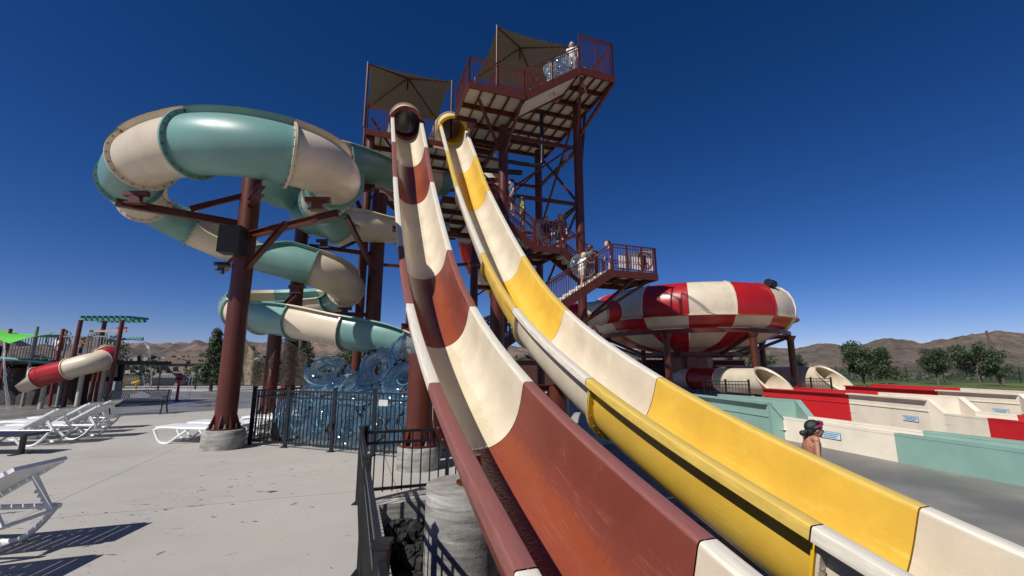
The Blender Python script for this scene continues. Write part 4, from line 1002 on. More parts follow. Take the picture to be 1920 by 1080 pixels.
# ------------------------------------------------------------------ sun loungers
def lounger(up=True):
    t = thing('sun_lounger', 'x', 'sun lounger'); W2 = .31
    for s_ in (-1, 1):
        y = s_*W2
        MB().tube(catmull([Vector(p) for p in ((-.98, y, .30), (-.80, y, .35), (-.3, y, .34), (.3, y, .33), (.95, y, .33))], 5), .026, 8).build('side_rail', white, t, True)
        MB().tube(catmull([Vector(p) for p in ((-.99, y, .32), (-.93, y, .20), (-.80, y, .03), (-.60, y, .02), (-.42, y, .14), (-.18, y, .30))], 5), .028, 8).build('leg', white, t, True)
        MB().tube(catmull([Vector(p) for p in ((.12, y, .31), (.30, y, .12), (.42, y, .02), (.62, y, .02), (.78, y, .14), (.92, y, .33))], 5), .028, 8).build('leg', white, t, True)
    MB().tube([(-.72, -W2, .03), (-.72, W2, .03)], .02, 8).build('cross_bar', white, t, True)
    seat_ = MB()
    n = 13
    for i in range(n):
        x = -.93+i*.092; seat_.box((x, 0, .372), (.084, .55, .014))
    seat_.box((-.35, -.285, .366), (1.25, .05, .022)).box((-.35, .285, .366), (1.25, .05, .022)).box((-.35, 0, .362), (1.25, .03, .012)); seat_.build('seat', white, t, True)
    a = R(32) if up else R(3); bk = MB(); d = Vector((math.cos(a), 0, math.sin(a))); nr = Vector((-math.sin(a), 0, math.cos(a))); p0 = Vector((.28, 0, .37)); L = .78
    for i in range(9):
        p = p0+d*(.05+i*.083)+nr*.012*math.sin(i*.5); e = d*.0385
        bk.add([p-e+Vector((0, -.28, 0)), p+e+Vector((0, -.28, 0)), p+e+Vector((0, .28, 0)), p-e+Vector((0, .28, 0))]+[q+nr*.014 for q in (p-e+Vector((0, -.28, 0)), p+e+Vector((0, -.28, 0)), p+e+Vector((0, .28, 0)), p-e+Vector((0, .28, 0)))],
               [(0, 3, 2, 1), (4, 5, 6, 7), (0, 1, 5, 4), (1, 2, 6, 5), (2, 3, 7, 6), (3, 0, 4, 7)])
    for s_ in (-1, 1): bk.beam(p0+Vector((0, s_*.295, 0)), p0+d*(L-.03)+Vector((0, s_*.275, 0)), .05, .04, nr)
    bk.beam(p0+d*L+Vector((0, -.27, 0)), p0+d*L+Vector((0, .27, 0)), .06, .035, nr); bk.build('backrest', white, t, True)
    if up:
        for s_ in (-1, 1):
            st = MB().beam(p0+d*.52+Vector((0, s_*.24, -.01)), Vector((.93, s_*.24, .30)), .03, .045, Vector((1, 0, 0)))
            for k in range(3): st.box(p0.lerp(Vector((.93, 0, .3)), 0)+d*.52*(1-k*.0)+Vector((.05+.035*k, s_*.24, -.16-.04*k)), (.03, .03, .03))
            st.build('back_strut', white, t, True)
        MB().tube([(.93, -.24, .30), (.93, .24, .30)], .018, 8).build('strut_bar', white, t, True)
    return t
lu = lounger(True); lf = lounger(False)
G1 = 'white plastic sun loungers with raised backs'; G2 = 'white plastic sun loungers lying flat'
ups = [((-5.50, 4.36, 0), 6, 'white lounger cut by the left frame edge, its slatted back turned to the viewer'),
       ((-5.25, 3.50, 0), 6, 'white lounger mostly outside the frame, its slatted shadow lowest on the concrete'),
       ((-11.25, 10.35, 0), 8, 'white lounger with raised back, frontmost in the row by the bench'),
       ((-11.2, 11.3, 0), 8, 'white lounger with raised back, second from the front in the row by the bench'),
       ((-12.1, 11.95, 0), 10, 'white lounger with raised back, third from the front in the row by the bench'),
       ((-12.4, 12.9, 0), 10, 'white lounger with raised back, rearmost in the row by the bench')]
for i, (p, rz, lb) in enumerate(ups):
    o = lu if i == 0 else copy_tree(lu); o.location = p; o.rotation_euler = (0, 0, R(rz)); o['label'] = lb; o['group'] = G1
fls = [((-7.25, 10.75, 0), -4, 'flat white lounger nearest the big column footing, a rolled towel on it'), ((-7.15, 11.6, 0), -4, 'flat white lounger second from the footing'),
       ((-6.55, 12.9, 0), -2, 'flat white lounger third back, piled with a striped towel'), ((-6.5, 13.9, 0), -2, 'flat white lounger farthest back beside the tube pen')]
for i, (p, rz, lb) in enumerate(fls):
    o = lf if i == 0 else copy_tree(lf); o.location = p; o.rotation_euler = (0, 0, R(rz)); o['label'] = lb; o['group'] = G2
def towel(label, p, sz, cols, rz, seed):
    rr = random.Random(seed); rows = []; n = 16
    for i in range(n+1):
        rows.append([Vector((sz[0]*(i/n-.5), sz[1]*(j/n-.5), .02+sz[2]*max(0, 1-((i/n-.5)**2+(j/n-.5)**2)*3.6)*(.6+.5*math.sin(i*1.3+seed)*math.cos(j*1.7)))) for j in range(n+1)])
    m, nt, N, L, b = newmat('printed towel'); nz = noise(nt, 9, 2, .4, dist=1); r = ramp(nt, nz.outputs[0], [(.42, cols[0]), (.47, cols[1]), (.58, cols[2])]); r.color_ramp.interpolation = 'CONSTANT'; L.new(r.outputs[0], b.inputs['Base Color']); b.inputs['Roughness'].default_value = .95
    o = MB().grid(rows).build('towel', m); o.location = p; o.rotation_euler = (0, 0, rz); tag(o, label, 'towel'); return o
towel('white and bright blue towel crumpled on the flat lounger by the column', (-6.75, 10.62, .385), (.42, .36, .17), ((.05, .25, .6), (.75, .75, .75), (.15, .45, .7)), .3, 1)
towel('lilac and white towel heaped on a lounger just right of the column', (-6.1, 12.75, .385), (.75, .55, .25), ((.35, .3, .42), (.7, .68, .7), (.45, .45, .5)), .1, 2)
towel('blue striped towel heaped on the farthest flat lounger', (-5.9, 13.75, .385), (.6, .5, .2), ((.08, .15, .5), (.65, .65, .68), (.5, .5, .55)), .5, 3)
bag = thing('straw_bag', 'brown woven straw bag on the ground between the column and the tube pen', 'bag', (-5.55, 11.0, 0))
MB().lathe([(.0, .01), (.2, .01), (.26, .2), (.24, .42), (.21, .42), (.2, .1), (0, .05)], (-5.55, 11.0, 0), 22).build('basket', plain('woven straw', (.16, .11, .07), .9, .6, 30, .6), bag)
MB().tube([Vector((-5.55-.17*math.cos(a), 11.0, .40+.2*math.sin(a))) for a in [math.pi*i/10 for i in range(11)]], .012, 6).build('handle', plain('straw handle', (.2, .14, .08), .9), bag)
# ------------------------------------------------------------------ bench and table
bn = thing('park_bench', 'black slatted steel bench with a cloud-shaped cut-out in its backrest', 'bench', (-14.1, 16.9, 0), R(20))
bk = MB(); L_, n = 1.9, 36
def cloud(x, z): return any((x-cx)**2/(rx*rx)+(z-cz)**2/(rz*rz) < 1 for cx, cz, rx, rz in ((-.18, .66, .16, .10), (0, .70, .18, .135), (.17, .65, .15, .10))) and z > .575
TB = R(18)
def bp(x, z): return Vector((x, .22+(z-.42)*math.tan(TB), z))
for i in range(n+1):
    x = -L_/2+L_*i/n; z = .47; st = None
    while z < .86:
        c = cloud(x, z) or cloud(x, z+.02)
        if not c and st is None: st = z
        if (c or z >= .84) and st is not None:
            if z-st > .03: bk.beam(bp(x, st), bp(x, z), .030, .008, Vector((0, 1, 0)))
            st = None
        z += .02
for z in (.46, .86): bk.beam(bp(-L_/2, z), bp(L_/2, z), .03, .04)
ol = []
for a in range(40):
    t = 2*math.pi*a/40; dx, dz = math.cos(t), math.sin(t); r = .02
    while cloud(dx*r, .64+dz*r): r += .01
    ol.append(bp(dx*r, .64+dz*r))
bk.tube(ol, .012, 6, closed=True); bk.build('backrest', bsteel, bn, True)
sb = MB()
for i in range(n+1): x = -L_/2+L_*i/n; sb.tube([(x, .22, .43), (x, .0, .42), (x, -.20, .44), (x, -.26, .41)], .011, 4)
sb.beam((-L_/2, .22, .43), (L_/2, .22, .43), .03, .03).beam((-L_/2, -.26, .41), (L_/2, -.26, .41), .03, .03); sb.build('seat', bsteel, bn, True)
for s_ in (-1, 1):
    x = s_*(L_/2-.06)
    MB().tube([(x, .42, 0), (x, .30, .22), (x, .22, .43), (x, .36, .88)], .026, 8).build('leg', bsteel, bn, True)
    MB().tube([(x, -.30, 0), (x, -.22, .22), (x, -.18, .42), (x, .22, .43)], .026, 8).build('leg', bsteel, bn, True)
    MB().tube([(x, -.25, .44), (x, -.26, .62), (x, .24, .64)], .02, 8).build('armrest', bsteel, bn, True)
tb = thing('low_table', 'black low table cut off by the left frame edge between the lounger rows', 'table', (-10.5, 9.25, 0), R(2))
MB().box((0, 0, .40), (1.7, .5, .03)).box((0, 0, .375), (1.6, .4, .03)).build('tabletop', plain('dark navy mesh top', (.02, .025, .035), .4), tb, True)
for s_ in (-1, 1): MB().box((s_*.6, 0, .18), (.07, .07, .38)).box((s_*.6, 0, .01), (.09, .42, .02)).build('leg', bsteel, tb, True)
# ------------------------------------------------------------------ netting
nt_ = thing('safety_net', 'tan see-through netting slung between the rear columns behind the tube pen', 'netting', (-8, 13.6, 0))
rows = []
nx = 26
for i in range(nx+1):
    f = i/nx; px = 452+(575-452)*f; top = 620+58*math.sin(min(1, f/.42)*math.pi/2) if f < .42 else 678-44*((f-.42)/.22) if f < .64 else 634+30*((f-.64)/.36)
    r = []
    for j in range(13): g = j/12; r.append(at(px+6*g, top+(722-top)*g, 13.0+1.0*f+.12*math.sin(i*.9+g*2)))
    rows.append(r)
MB().grid(rows).build('net_sheet', net, nt_)
MB().tube([r[0] for r in rows], .012, 6).build('edge_rope', tan, nt_)
# ------------------------------------------------------------------ trees
def tree(name, label, x, y, h, w_, kind='broad', z0=0, seed=1, nl=3200, trunk_h=.3, mat=None, cat='tree', lean=0, group=None):
    rr = random.Random(seed); root = thing(name, label, cat, (x, y, z0), 0, group); b = Vector((x, y, z0)); tk = MB()
    top = b+Vector((lean, 0, h*.92)); tr = max(.05, h*.022)
    tp_ = [b+(top-b)*t+Vector((rr.uniform(-1, 1), rr.uniform(-1, 1), 0))*h*.012*(0 < t < 1) for t in (0, .15, .3, .5, .7, .9, 1)]
    tk.tube(tp_, [tr*1.25, tr, tr*.85, tr*.65, tr*.42, tr*.2, tr*.08], 8)
    cl = []
    if kind == 'broad':
        for i in range(26):
            a = rr.uniform(0, 6.28); t = rr.uniform(trunk_h, .9); rad = w_*.5*math.sin(math.pi*min(1, max(.12, (t-trunk_h)/(1-trunk_h)*.85+.12)))*rr.uniform(.55, 1.05)
            s_ = b+(top-b)*max(.12, t-.18); e = b+(top-b)*t+Vector((math.cos(a)*rad, math.sin(a)*rad, h*.03))
            tk.tube([s_, s_.lerp(e, .5)+UPV*h*.03, e], [tr*.45, tr*.28, tr*.08], 5); cl.append((e, w_*rr.uniform(.11, .20))); cl.append((s_.lerp(e, .65), w_*rr.uniform(.08, .14)))
    else:
        for i in range(46):
            t = trunk_h+(1-trunk_h)*((i+.5)/46)**1.1; a = i*2.4+rr.uniform(-.4, .4); rad = w_*.5*((1-t)/(1-trunk_h))**.8*rr.uniform(.6, 1.12)+.03*w_
            s_ = b+(top-b)*t/ .97 if t < .9 else top; e = b+(top-b)*t+Vector((math.cos(a)*rad, math.sin(a)*rad, h*.05*rr.uniform(0, 1.4)))
            tk.tube([s_-UPV*h*.02, e], [tr*.3, tr*.06], 4); cl.append((e, w_*rr.uniform(.06, .11))); cl.append((s_.lerp(e, .5), w_*.1))
    tk.build('trunk', bark, root); cr = MB()
    tot = sum(c[1]**2 for c in cl)
    for c, r in cl:
        k = max(8, int(nl*r*r/tot))
        for _ in range(k):
            d = Vector((rr.gauss(0, 1), rr.gauss(0, 1), rr.gauss(0, .8))).normalized()*r*rr.uniform(.25, 1.15)**.7
            p = c+d; n = (d.normalized()+Vector((rr.uniform(-1, 1), rr.uniform(-1, 1), rr.uniform(-1, 1)))*.9).normalized(); a = n.orthogonal().normalized(); bb = n.cross(a); q = rr.uniform(0, 6.28)
            a, bb = a*math.cos(q)+bb*math.sin(q), bb*math.cos(q)-a*math.sin(q); s_ = h*rr.uniform(.011, .024)*(1 if kind == 'broad' else .8)
            l2 = 1.0 if kind == 'broad' else 2.2
            cr.add([p-a*s_*l2, p-bb*s_*.6, p+a*s_*l2, p+bb*s_*.6], [(0, 1, 2, 3)])
    cr.build('crown', mat or leaf, root); return root
def tpx(px, pytop, d, zb=0):
    p = at(px, pytop, d); return p.x, p.y, p.z-zb
GR = -.25
for nm, lb, px, pt, d, w_, kd, sd, mt, th in (
    ('broadleaf_tree', 'dense dark green tree at the near edge of the lawn, left of the pointed juniper', 1608, 633, 47, 3.7, 'broad', 3, leaf, .34),
    ('juniper_tree', 'yellowish green pointed tree right of the dense dark tree', 1652, 650, 55, 3.2, 'con', 4, leafd, .16),
    ('broadleaf_tree', 'thin sparse tree with slanting pale trunks in the middle of the lawn', 1747, 648, 54, 3.3, 'broad', 5, leaf, .38),
    ('broadleaf_tree', 'largest tree on the right, its twin trunks at the lawn edge', 1822, 634, 40, 3.5, 'broad', 6, leaf, .36),
    ('broadleaf_tree', 'darker tree just right of the largest one, in front of the utility pole', 1862, 652, 50, 2.9, 'broad', 7, leafd, .3),
    ('broadleaf_tree', 'bushy tree seen between the legs of the bowl slide', 1405, 634, 44, 3.6, 'broad', 8, leaf, .15),
    ('broadleaf_tree', 'small round tree on the hillside right of the bowl legs', 1493, 659, 62, 2.2, 'broad', 9, leaf, .2),
    ('broadleaf_tree', 'small tree glimpsed left of the bushy one beneath the bowl', 1372, 655, 52, 2.2, 'broad', 19, leaf, .2)):
    x, y, h = tpx(px, pt, d, GR); o = tree(nm, lb, x, y, h, w_, kd, GR, sd, 5200, th, mt)
x, y, h = tpx(1738, 660, 54, GR)
bl = [('juniper_tree', 'dark spiky juniper left of the big column, rising above the boundary fence', 409, 614, 34, 2.6, 10), ('juniper_tree', 'tall spiky juniper just right of the close pair of columns', 573, 630, 40, 3.0, 11), ('juniper_tree', 'broad juniper left of the shaded column by the pile of tubes', 657, 642, 42, 3.6, 12), ('broadleaf_tree', 'leafy tree behind the playground slide tower', 203, 612, 38, 3.2, 13), ('juniper_tree', 'low dark tree behind the big column', 470, 650, 48, 3.4, 14)]
for nm, lb, px, pt, d, w_, sd in bl:
    x, y, h = tpx(px, pt, d); tree(nm, lb, x, y, h, w_, 'con' if nm[0] == 'j' else 'broad', 0, sd, 3000, .1 if nm[0] == 'j' else .25, leafd if sd != 13 else leafy)
up_ = at(1849, 620, 58); pole = thing('utility_pole', 'tall leaning wooden utility pole behind the trees on the right', 'utility pole', (up_.x+1.0, up_.y, GR))
MB().cyl((up_.x+1.0, up_.y, GR), up_, .17, .13, 10).build('shaft', bark, pole); MB().beam(up_+Vector((-.1, 0, -1.6)), up_+Vector((.6, 0, -1.7)), .1, .1).build('crossarm', bark, pole)
# distant scrub, tree belts and town
def belt(name, label, x0, x1, y0, y1, n, hmin, hmax, mat, seed, z=-.3, slope=0):
    rr = random.Random(seed); mb = MB()
    for _ in range(n):
        x = rr.uniform(x0, x1); y = rr.uniform(y0, y1); h = rr.uniform(hmin, hmax); w_ = h*rr.uniform(.7, 1.3)
        for k in range(26):
            d = Vector((rr.gauss(0, 1), rr.gauss(0, 1), rr.gauss(0, 1))).normalized(); c = Vector((x, y, z+slope*(y-y0)+h*.5))+Vector((d.x*w_*.5, d.y*w_*.5, d.z*h*.5)); s_ = h*rr.uniform(.09, .2)
            a = d.orthogonal().normalized(); b2 = d.cross(a); q = rr.uniform(0, 6); a2 = a*math.cos(q)+b2*math.sin(q)+d*rr.uniform(-.5, .5)
            mb.add([c-a2*s_, c-b2*s_, c+a2*s_, c+b2*s_], [(0, 1, 2, 3)])
    tag(mb.build(name, mat), label, 'shrubs', kind='stuff')
belt('shrub_belt', 'dark shrubs massed behind the lawn fence', 22, 100, 68, 84, 150, .9, 1.9, leaf, 21)
belt('far_tree_belt', 'dark tree belt and scrub beyond the boundary fence', -150, 40, 95, 240, 420, 2.2, 5.5, leaf, 22, -.3, .022)
belt('near_scrub', 'scrub and garden shrubs just behind the boundary fence', -50, 12, 48, 75, 110, 1.2, 2.6, leafd, 23)
hm = [plain('pale stucco', (.45, .40, .33), .9), plain('white wall', (.6, .6, .58), .9), plain('tan stucco', (.30, .22, .16), .9)]; rfm = [plain('grey roof', (.18, .17, .17), .9), plain('brown roof', (.12, .08, .06), .9), plain('pale roof', (.5, .48, .45), .9)]
rr = random.Random(5)
for i, (px, d) in enumerate([(262, 120), (300, 150), (352, 110), (395, 170), (455, 140), (520, 160), (600, 130), (628, 170), (690, 150), (330, 210), (480, 230), (230, 190)]):
    p = at(px, 690, d); z = .022*max(0, d-95)-.3; w_ = rr.uniform(8, 15); dp = 8; hh = 2.8
    hs_ = thing('house', ['pale', 'white', 'tan'][i % 3]+' single-storey house far off beyond the boundary fence', 'house', (p.x, p.y, z), 0, 'far houses beyond the boundary fence')
    MB().box((p.x, p.y, z+hh/2), (w_, dp, hh)).build('wall', hm[i % 3], hs_)
    MB().add([(p.x-w_/2-.5, p.y-dp/2-.5, z+hh), (p.x+w_/2+.5, p.y-dp/2-.5, z+hh), (p.x+w_/2+.5, p.y+dp/2+.5, z+hh), (p.x-w_/2-.5, p.y+dp/2+.5, z+hh), (p.x-w_/2+1, p.y, z+hh+1.6), (p.x+w_/2-1, p.y, z+hh+1.6)], [(0, 1, 5, 4), (2, 3, 4, 5), (0, 4, 3), (1, 2, 5), (0, 3, 2, 1)]).build('roof', rfm[(i*2) % 3], hs_)
    for k in range(3): MB().box((p.x-w_/2+w_*(k+.5)/3, p.y-dp/2-.03, z+1.5), (1.1, .08, 1.0)).build('window', bsteel, hs_)
# ------------------------------------------------------------------ people (continuous remeshed bodies)
def capsule(mb, p, q, r1, r2, n=12):
    p = Vector(p); q = Vector(q); d = (q-p).normalized(); mb.cyl(p, q, r1, r2, n); mb.ell(p, (r1,)*3, n); mb.ell(q, (r2,)*3, n)
def remesh(o, vox, smoothn=6):
    m = o.modifiers.new('fuse', 'REMESH'); m.mode = 'VOXEL'; m.voxel_size = vox; m.use_smooth_shade = True
    m2 = o.modifiers.new('soften', 'SMOOTH'); m2.factor = .5; m2.iterations = smoothn
    dg = bpy.context.evaluated_depsgraph_get(); me = bpy.data.meshes.new_from_object(o.evaluated_get(dg)); old = o.data; o.modifiers.clear(); o.data = me; me.name = old.name
    return o
def head(mb, c, s, yaw):
    """skull with brow, nose, lips, chin and ears, facing local +x turned by yaw"""
    Rm = Matrix.Rotation(yaw, 3, 'Z')
    def L(x, y, z): return Vector(c)+Rm @ Vector((x*s, y*s, z*s))
    mb.ell(L(-.06, 0, .06), (.40*s, .31*s, .38*s), 20, rot=Rm); mb.ell(L(.08, 0, -.12), (.27*s, .235*s, .30*s), 18, rot=Rm)
    mb.ell(L(.20, 0, -.34), (.12*s, .12*s, .10*s), 12, rot=Rm); capsule(mb, L(.26, 0, .06), L(.40, 0, -.11), .035*s, .055*s, 10)
    mb.ell(L(.335, 0, -.22), (.05*s, .085*s, .03*s), 10, rot=Rm); mb.ell(L(.32, 0, -.275), (.05*s, .075*s, .03*s), 10, rot=Rm)
    for k in (-1, 1):
        mb.ell(L(.26, k*.11, .10), (.06*s, .10*s, .035*s), 10, rot=Rm); mb.ell(L(.18, k*.15, -.12), (.11*s, .08*s, .10*s), 10, rot=Rm)
        mb.ell(L(-.02, k*.30, -.03), (.07*s, .03*s, .10*s), 10, rot=Rm)
    return L
def person(label, base, yaw, h, pose, skinm, clothes, hairmat, vox=.02, group=None, bun=False):
    """pose: dict of joint positions in body frame (x forward, y left, z up), fractions of height"""
    root = thing('person', label, 'person', base, yaw, group); J = {k: Vector(v)*h for k, v in pose.items()}; b = MB(); k = h
    capsule(b, J['pelvis'], J['chest'], .085*k, .088*k, 16); b.ell(J['chest']+Vector((0, 0, .01*k)), (.065*k, .115*k, .09*k), 16); b.ell(J['pelvis'], (.07*k, .095*k, .07*k), 16)
    capsule(b, J['chest']+Vector((0, 0, .06*k)), J['neck'], .035*k, .030*k, 12)
    for s_ in 'LR':
        capsule(b, J['chest']+(J['sh'+s_]-J['chest'])*.5+Vector((0, 0, .03*k)), J['sh'+s_], .045*k, .038*k); capsule(b, J['sh'+s_], J['el'+s_], .030*k, .023*k); capsule(b, J['el'+s_], J['wr'+s_], .023*k, .015*k)
        d = (J['wr'+s_]-J['el'+s_]).normalized(); sd = d.cross(Vector((0, 0, 1))); sd = (sd if sd.length > .2 else Vector((0, 1, 0))).normalized(); nr = sd.cross(d)
        w_ = J['wr'+s_]; b.ell(w_+d*.028*k, (.022*k, .022*k, .022*k), 10)
        for i in range(4):
            p0 = w_+d*.04*k+sd*(i-1.5)*.0105*k; ln = (.038, .044, .042, .034)[i]*k
            capsule(b, p0, p0+d*ln*.6-nr*.004*k, .0055*k, .005*k, 6); capsule(b, p0+d*ln*.6-nr*.004*k, p0+d*ln-nr*.014*k, .005*k, .004*k, 6)
        capsule(b, w_+d*.015*k+sd*.014*k, w_+d*.05*k+sd*.034*k, .007*k, .005*k, 6)
        capsule(b, J['hip'+s_], J['kn'+s_], .052*k, .034*k); capsule(b, J['kn'+s_], J['an'+s_], .033*k, .021*k)
        capsule(b, J['an'+s_]+Vector((-.01*k, 0, -.015*k)), J['an'+s_]+Vector((.085*k, 0, -.022*k)), .02*k, .014*k)
    hs_ = h*.135*(1.0 if h > 1.5 else 1.28)
    L = head(b, J['head'], hs_*1.02/.8, 0)
    body = b.build('body', skinm, root, True); remesh(body, vox, 4)
    for nm, mt, parts in clothes:
        c = MB()
        for p, q, r1, r2 in parts:
            capsule(c, J[p] if isinstance(p, str) else Vector(p)*h, J[q] if isinstance(q, str) else Vector(q)*h, r1*k, r2*k, 14)
        remesh(c.build(nm, mt, root, True), vox, 3)
    s0 = hs_*1.02/.8; hb = MB(); hb.ell(L(-.10, 0, .12), (.43*s0, .345*s0, .39*s0), 18); hb.ell(L(-.26, 0, -.08), (.24*s0, .27*s0, .26*s0), 14)
    if bun: hb.ell(L(-.62, 0, -.22), (.20*s0, .17*s0, .16*s0), 12); hb.ell(L(-.42, 0, -.12), (.16*s0, .12*s0, .12*s0), 12)
    hr = hb.build('hair', hairmat, root, True)
    # cut the hair away from the face
    for v in hr.data.vertices:
        q = (v.co-L(0, 0, 0))/s0
        if q.x > .12 and q.z < .26: v.co = L(.10, q.y*.8, min(q.z, .2))
    return root, L, s0
def stand(arms='down', bend=0.0, step=.04):
    P = dict(pelvis=(0, 0, .52), chest=(.02+bend, 0, .73), neck=(.03+bend*1.3, 0, .845), head=(.05+bend*1.4, 0, .915), shL=(.01+bend, .12, .80), shR=(.01+bend, -.12, .80),
             elL=(-.01+bend, .16, .63), elR=(-.01+bend, -.16, .63), wrL=(.06+bend, .16, .50), wrR=(.06+bend, -.16, .50), hipL=(0, .055, .50), hipR=(0, -.055, .50), knL=(step, .06, .28), knR=(-step*.3, -.06, .28), anL=(step, .06, .045), anR=(-step*1.4, -.06, .045))
    if arms == 'fwd': P.update(elL=(.14+bend, .13, .72), wrL=(.29+bend, .10, .76), elR=(.14+bend, -.13, .70), wrR=(.29+bend, -.08, .74))
    return P
shirt = lambda m: ('shirt', m, [('pelvis', 'chest', .098, .10), ('chest', (.02, 0, .78), .10, .06), ('shL', (.0, .14, .72), .046, .045), ('shR', (.0, -.14, .72), .046, .045)])
shorts = lambda m: ('shorts', m, [('pelvis', (0, 0, .56), .09, .085), ('hipL', (.01, .065, .36), .066, .058), ('hipR', (0, -.065, .36), .066, .058)])
# the bather between the yellow slide and the nearest lane
gp = onz(1512, 789, .95); gb = Vector((gp.x, gp.y, -.25))
P = stand(bend=.02); P['head'] = (.085, 0, .905)
girl, L, s0 = person('bather with dark green hair in a bun, walking right behind the yellow slide', gb, R(-8), 1.2, P, skin,
    [('swimsuit', plain('rust swimsuit', (.30, .12, .08), .7, .3, 30), [('pelvis', (.02, 0, .70), .10, .098)])], hairm, .008, bun=True)
st = MB()
for k in (-1, 1): st.tube([L(-.18, k*.14, -.46), L(-.2, k*.26, -.62), L(-.32, k*.24, -.85)], .009, 6)
st.build('strap', plain('pale pink strap', (.55, .35, .33), .7), girl, True)
scf = MB(); scf.torus(L(.03, 0, .17), .345*s0, .065*s0, Matrix.Rotation(R(-24), 3, 'Y'), 26, 8)
for a, r_ in ((.0, .12), (.4, .11), (-.35, .12)): scf.ell(L(.28, a*.3, .33+abs(a)*.1), (r_*s0, r_*s0, r_*.9*s0), 8)
scf.build('headband', magenta, girl, True)
fe = MB()
for k in (-1, 1): fe.ell(L(.295, k*.115, .045), (.035*s0, .05*s0, .022*s0), 8)
fe.build('eye', plain('dark eyes', (.02, .015, .01), .2), girl, True)
MB().tube([L(.30, -.14, .105), L(.34, -.10, .125), L(.36, -.04, .115)], .006, 6).tube([L(.30, .14, .105), L(.34, .10, .125), L(.36, .04, .115)], .006, 6).build('eyebrow', brownh, girl, True)
# tower visitors
def put(label, px, py_feet_v, z, v, yaw, h, arms, sk, cl, hr, bend=0, grp='visitors on the slide tower'):
    r = ray(px, 500); # solve u on the vertical plane v at this column
    t = (v+DV.dot(O)-DV.dot(Vector((0, 0, 0))))/(DV.x*r.x+DV.y*r.y); p = r*t
    return person(label, (p.x, p.y, z), yaw, h, stand(arms, bend), sk, cl, hr, .02, None)
def zst(u): return max(0, min(5.5, 5.5*(u+.6)/8.6))
def sp_u(px, v, py=500):
    r = ray(px, py); t = (v+DV.dot(O))/(DV.x*r.x+DV.y*r.y); p = r*t; return (p-O).dot(DU), p
u_, p_ = sp_u(1090, 15.6, 505)
put('fair-haired visitor in white top leaning forward on the lower tower stairs', 1090, 0, zst(u_), 15.6, math.atan2(DU.y, DU.x), 1.45, 'fwd', skin2, [shirt(whiteF), shorts(plain('pale shorts', (.5, .45, .4), .8))], blond, .05)
u_, p_ = sp_u(1103, 15.75, 500)
put('visitor in dark clothes holding a clear tube on the lower tower stairs', 1106, 0, zst(u_)+.1, 15.8, math.atan2(DU.y, DU.x), 1.5, 'fwd', skin2, [shirt(plain('charcoal shirt', (.06, .06, .07), .8)), shorts(bsteel)], brownh)
put('visitor in blue on the lower stair landing of the tower', 1143, 0, 5.52, 16.0, R(200), 1.5, 'down', skin2, [shirt(blueF), shorts(blueF)], brownh)
put('visitor in dark clothes standing left on the middle stair landing', 1026, 0, 6.62, 17.2, R(250), 1.6, 'down', skin2, [shirt(bsteel), shorts(dark)], brownh)
put('bulky visitor in black standing right on the middle stair landing', 1052, 0, 6.62, 17.0, R(270), 1.7, 'down', skin2, [shirt(dark), shorts(bsteel)], brownh)
put('visitor in a lime shirt climbing the upper stair flight', 981, 0, 7.3, 16.8, R(180), 1.5, 'down', skin2, [shirt(plain('lime shirt', (.14, .24, .04), .8)), shorts(dark)], brownh)
put('visitor in a dark blue shirt at the top of the upper stair flight', 962, 0, 7.95, 16.8, R(180), 1.6, 'down', skin2, [shirt(plain('dark blue shirt', (.05, .08, .16), .8)), shorts(dark)], brownh)
put('visitor in white with a cap behind the tubes on the topmost deck stairs', 1040, 0, 13.1, 15.8, R(-60), 1.5, 'fwd', skin2, [shirt(whiteF), shorts(whiteF)], blond)
put('fair visitor in a white shirt standing at the corner of the top landing', 1084, 0, ZU+.02, 15.5, R(250), 1.55, 'down', skin2, [shirt(whiteF), shorts(plain('cream shorts', (.5, .45, .38), .8))], blond)
put('visitor sitting low by the rail of the top landing', 1108, 0, ZU-.45, 15.8, R(180), 1.2, 'fwd', skin2, [shirt(whiteF), shorts(whiteF)], blond)
for i, (u, v, z, tx, lb) in enumerate([(5.9, 15.5, 14.05, 80, 'clear blue inner tube held upright on the top stairs, the left one'), (6.35, 15.4, 14.45, 76, 'clear blue inner tube held upright on the top stairs, the right one'),
                                       (7.1, 15.8, 5.75, 82, 'clear blue inner tube carried on the lower tower stairs'), (6.1, 17.3, 7.6, 80, 'clear blue inner tube held up on the middle landing')]):
    o = copy_tree(tp); o.location = T(u, v, z); o.rotation_euler = (Matrix.Rotation(-ANG, 3, 'Z') @ Matrix.Rotation(R(tx), 3, 'X')).to_euler(); o['label'] = lb
    if 'group' in o: del o['group']
# banner on the lower landing
bn2 = thing('rule_banner', 'white vinyl banner with a red prohibition circle tied inside the lower landing rail', 'banner', T(9.3, 15.12, ZG), -ANG)
bw = plain('white vinyl banner', (.78, .77, .75), .6, .05); rk = plain('red print', (.45, .02, .02), .6)
MB().add([(-.95, .02, .18), (.72, .02, .12), (.72, .02, 1.02), (.2, .02, .98), (-.95, .02, .68)], [(0, 1, 2, 3, 4)]).build('sheet', bw, bn2, True)
MB().torus((.33, .008, .55), .34, .022, Matrix.Rotation(math.pi/2, 3, 'X'), 32, 6, sz=.3).beam((.11, .006, .79), (.55, .006, .31), .045, .01, Vector((0, 1, 0))).build('prohibition_circle', rk, bn2, True)
MB().ell((.33, .014, .72), (.07, .004, .07), 12).box((.33, .014, .50), (.14, .004, .30)).box((.27, .014, .30), (.05, .004, .2)).box((.39, .014, .30), (.05, .004, .2)).build('figure_print', bsteel, bn2, True)
textmesh('DO NOT CUT', .17, rk, bn2, (-.47, .012, .40))
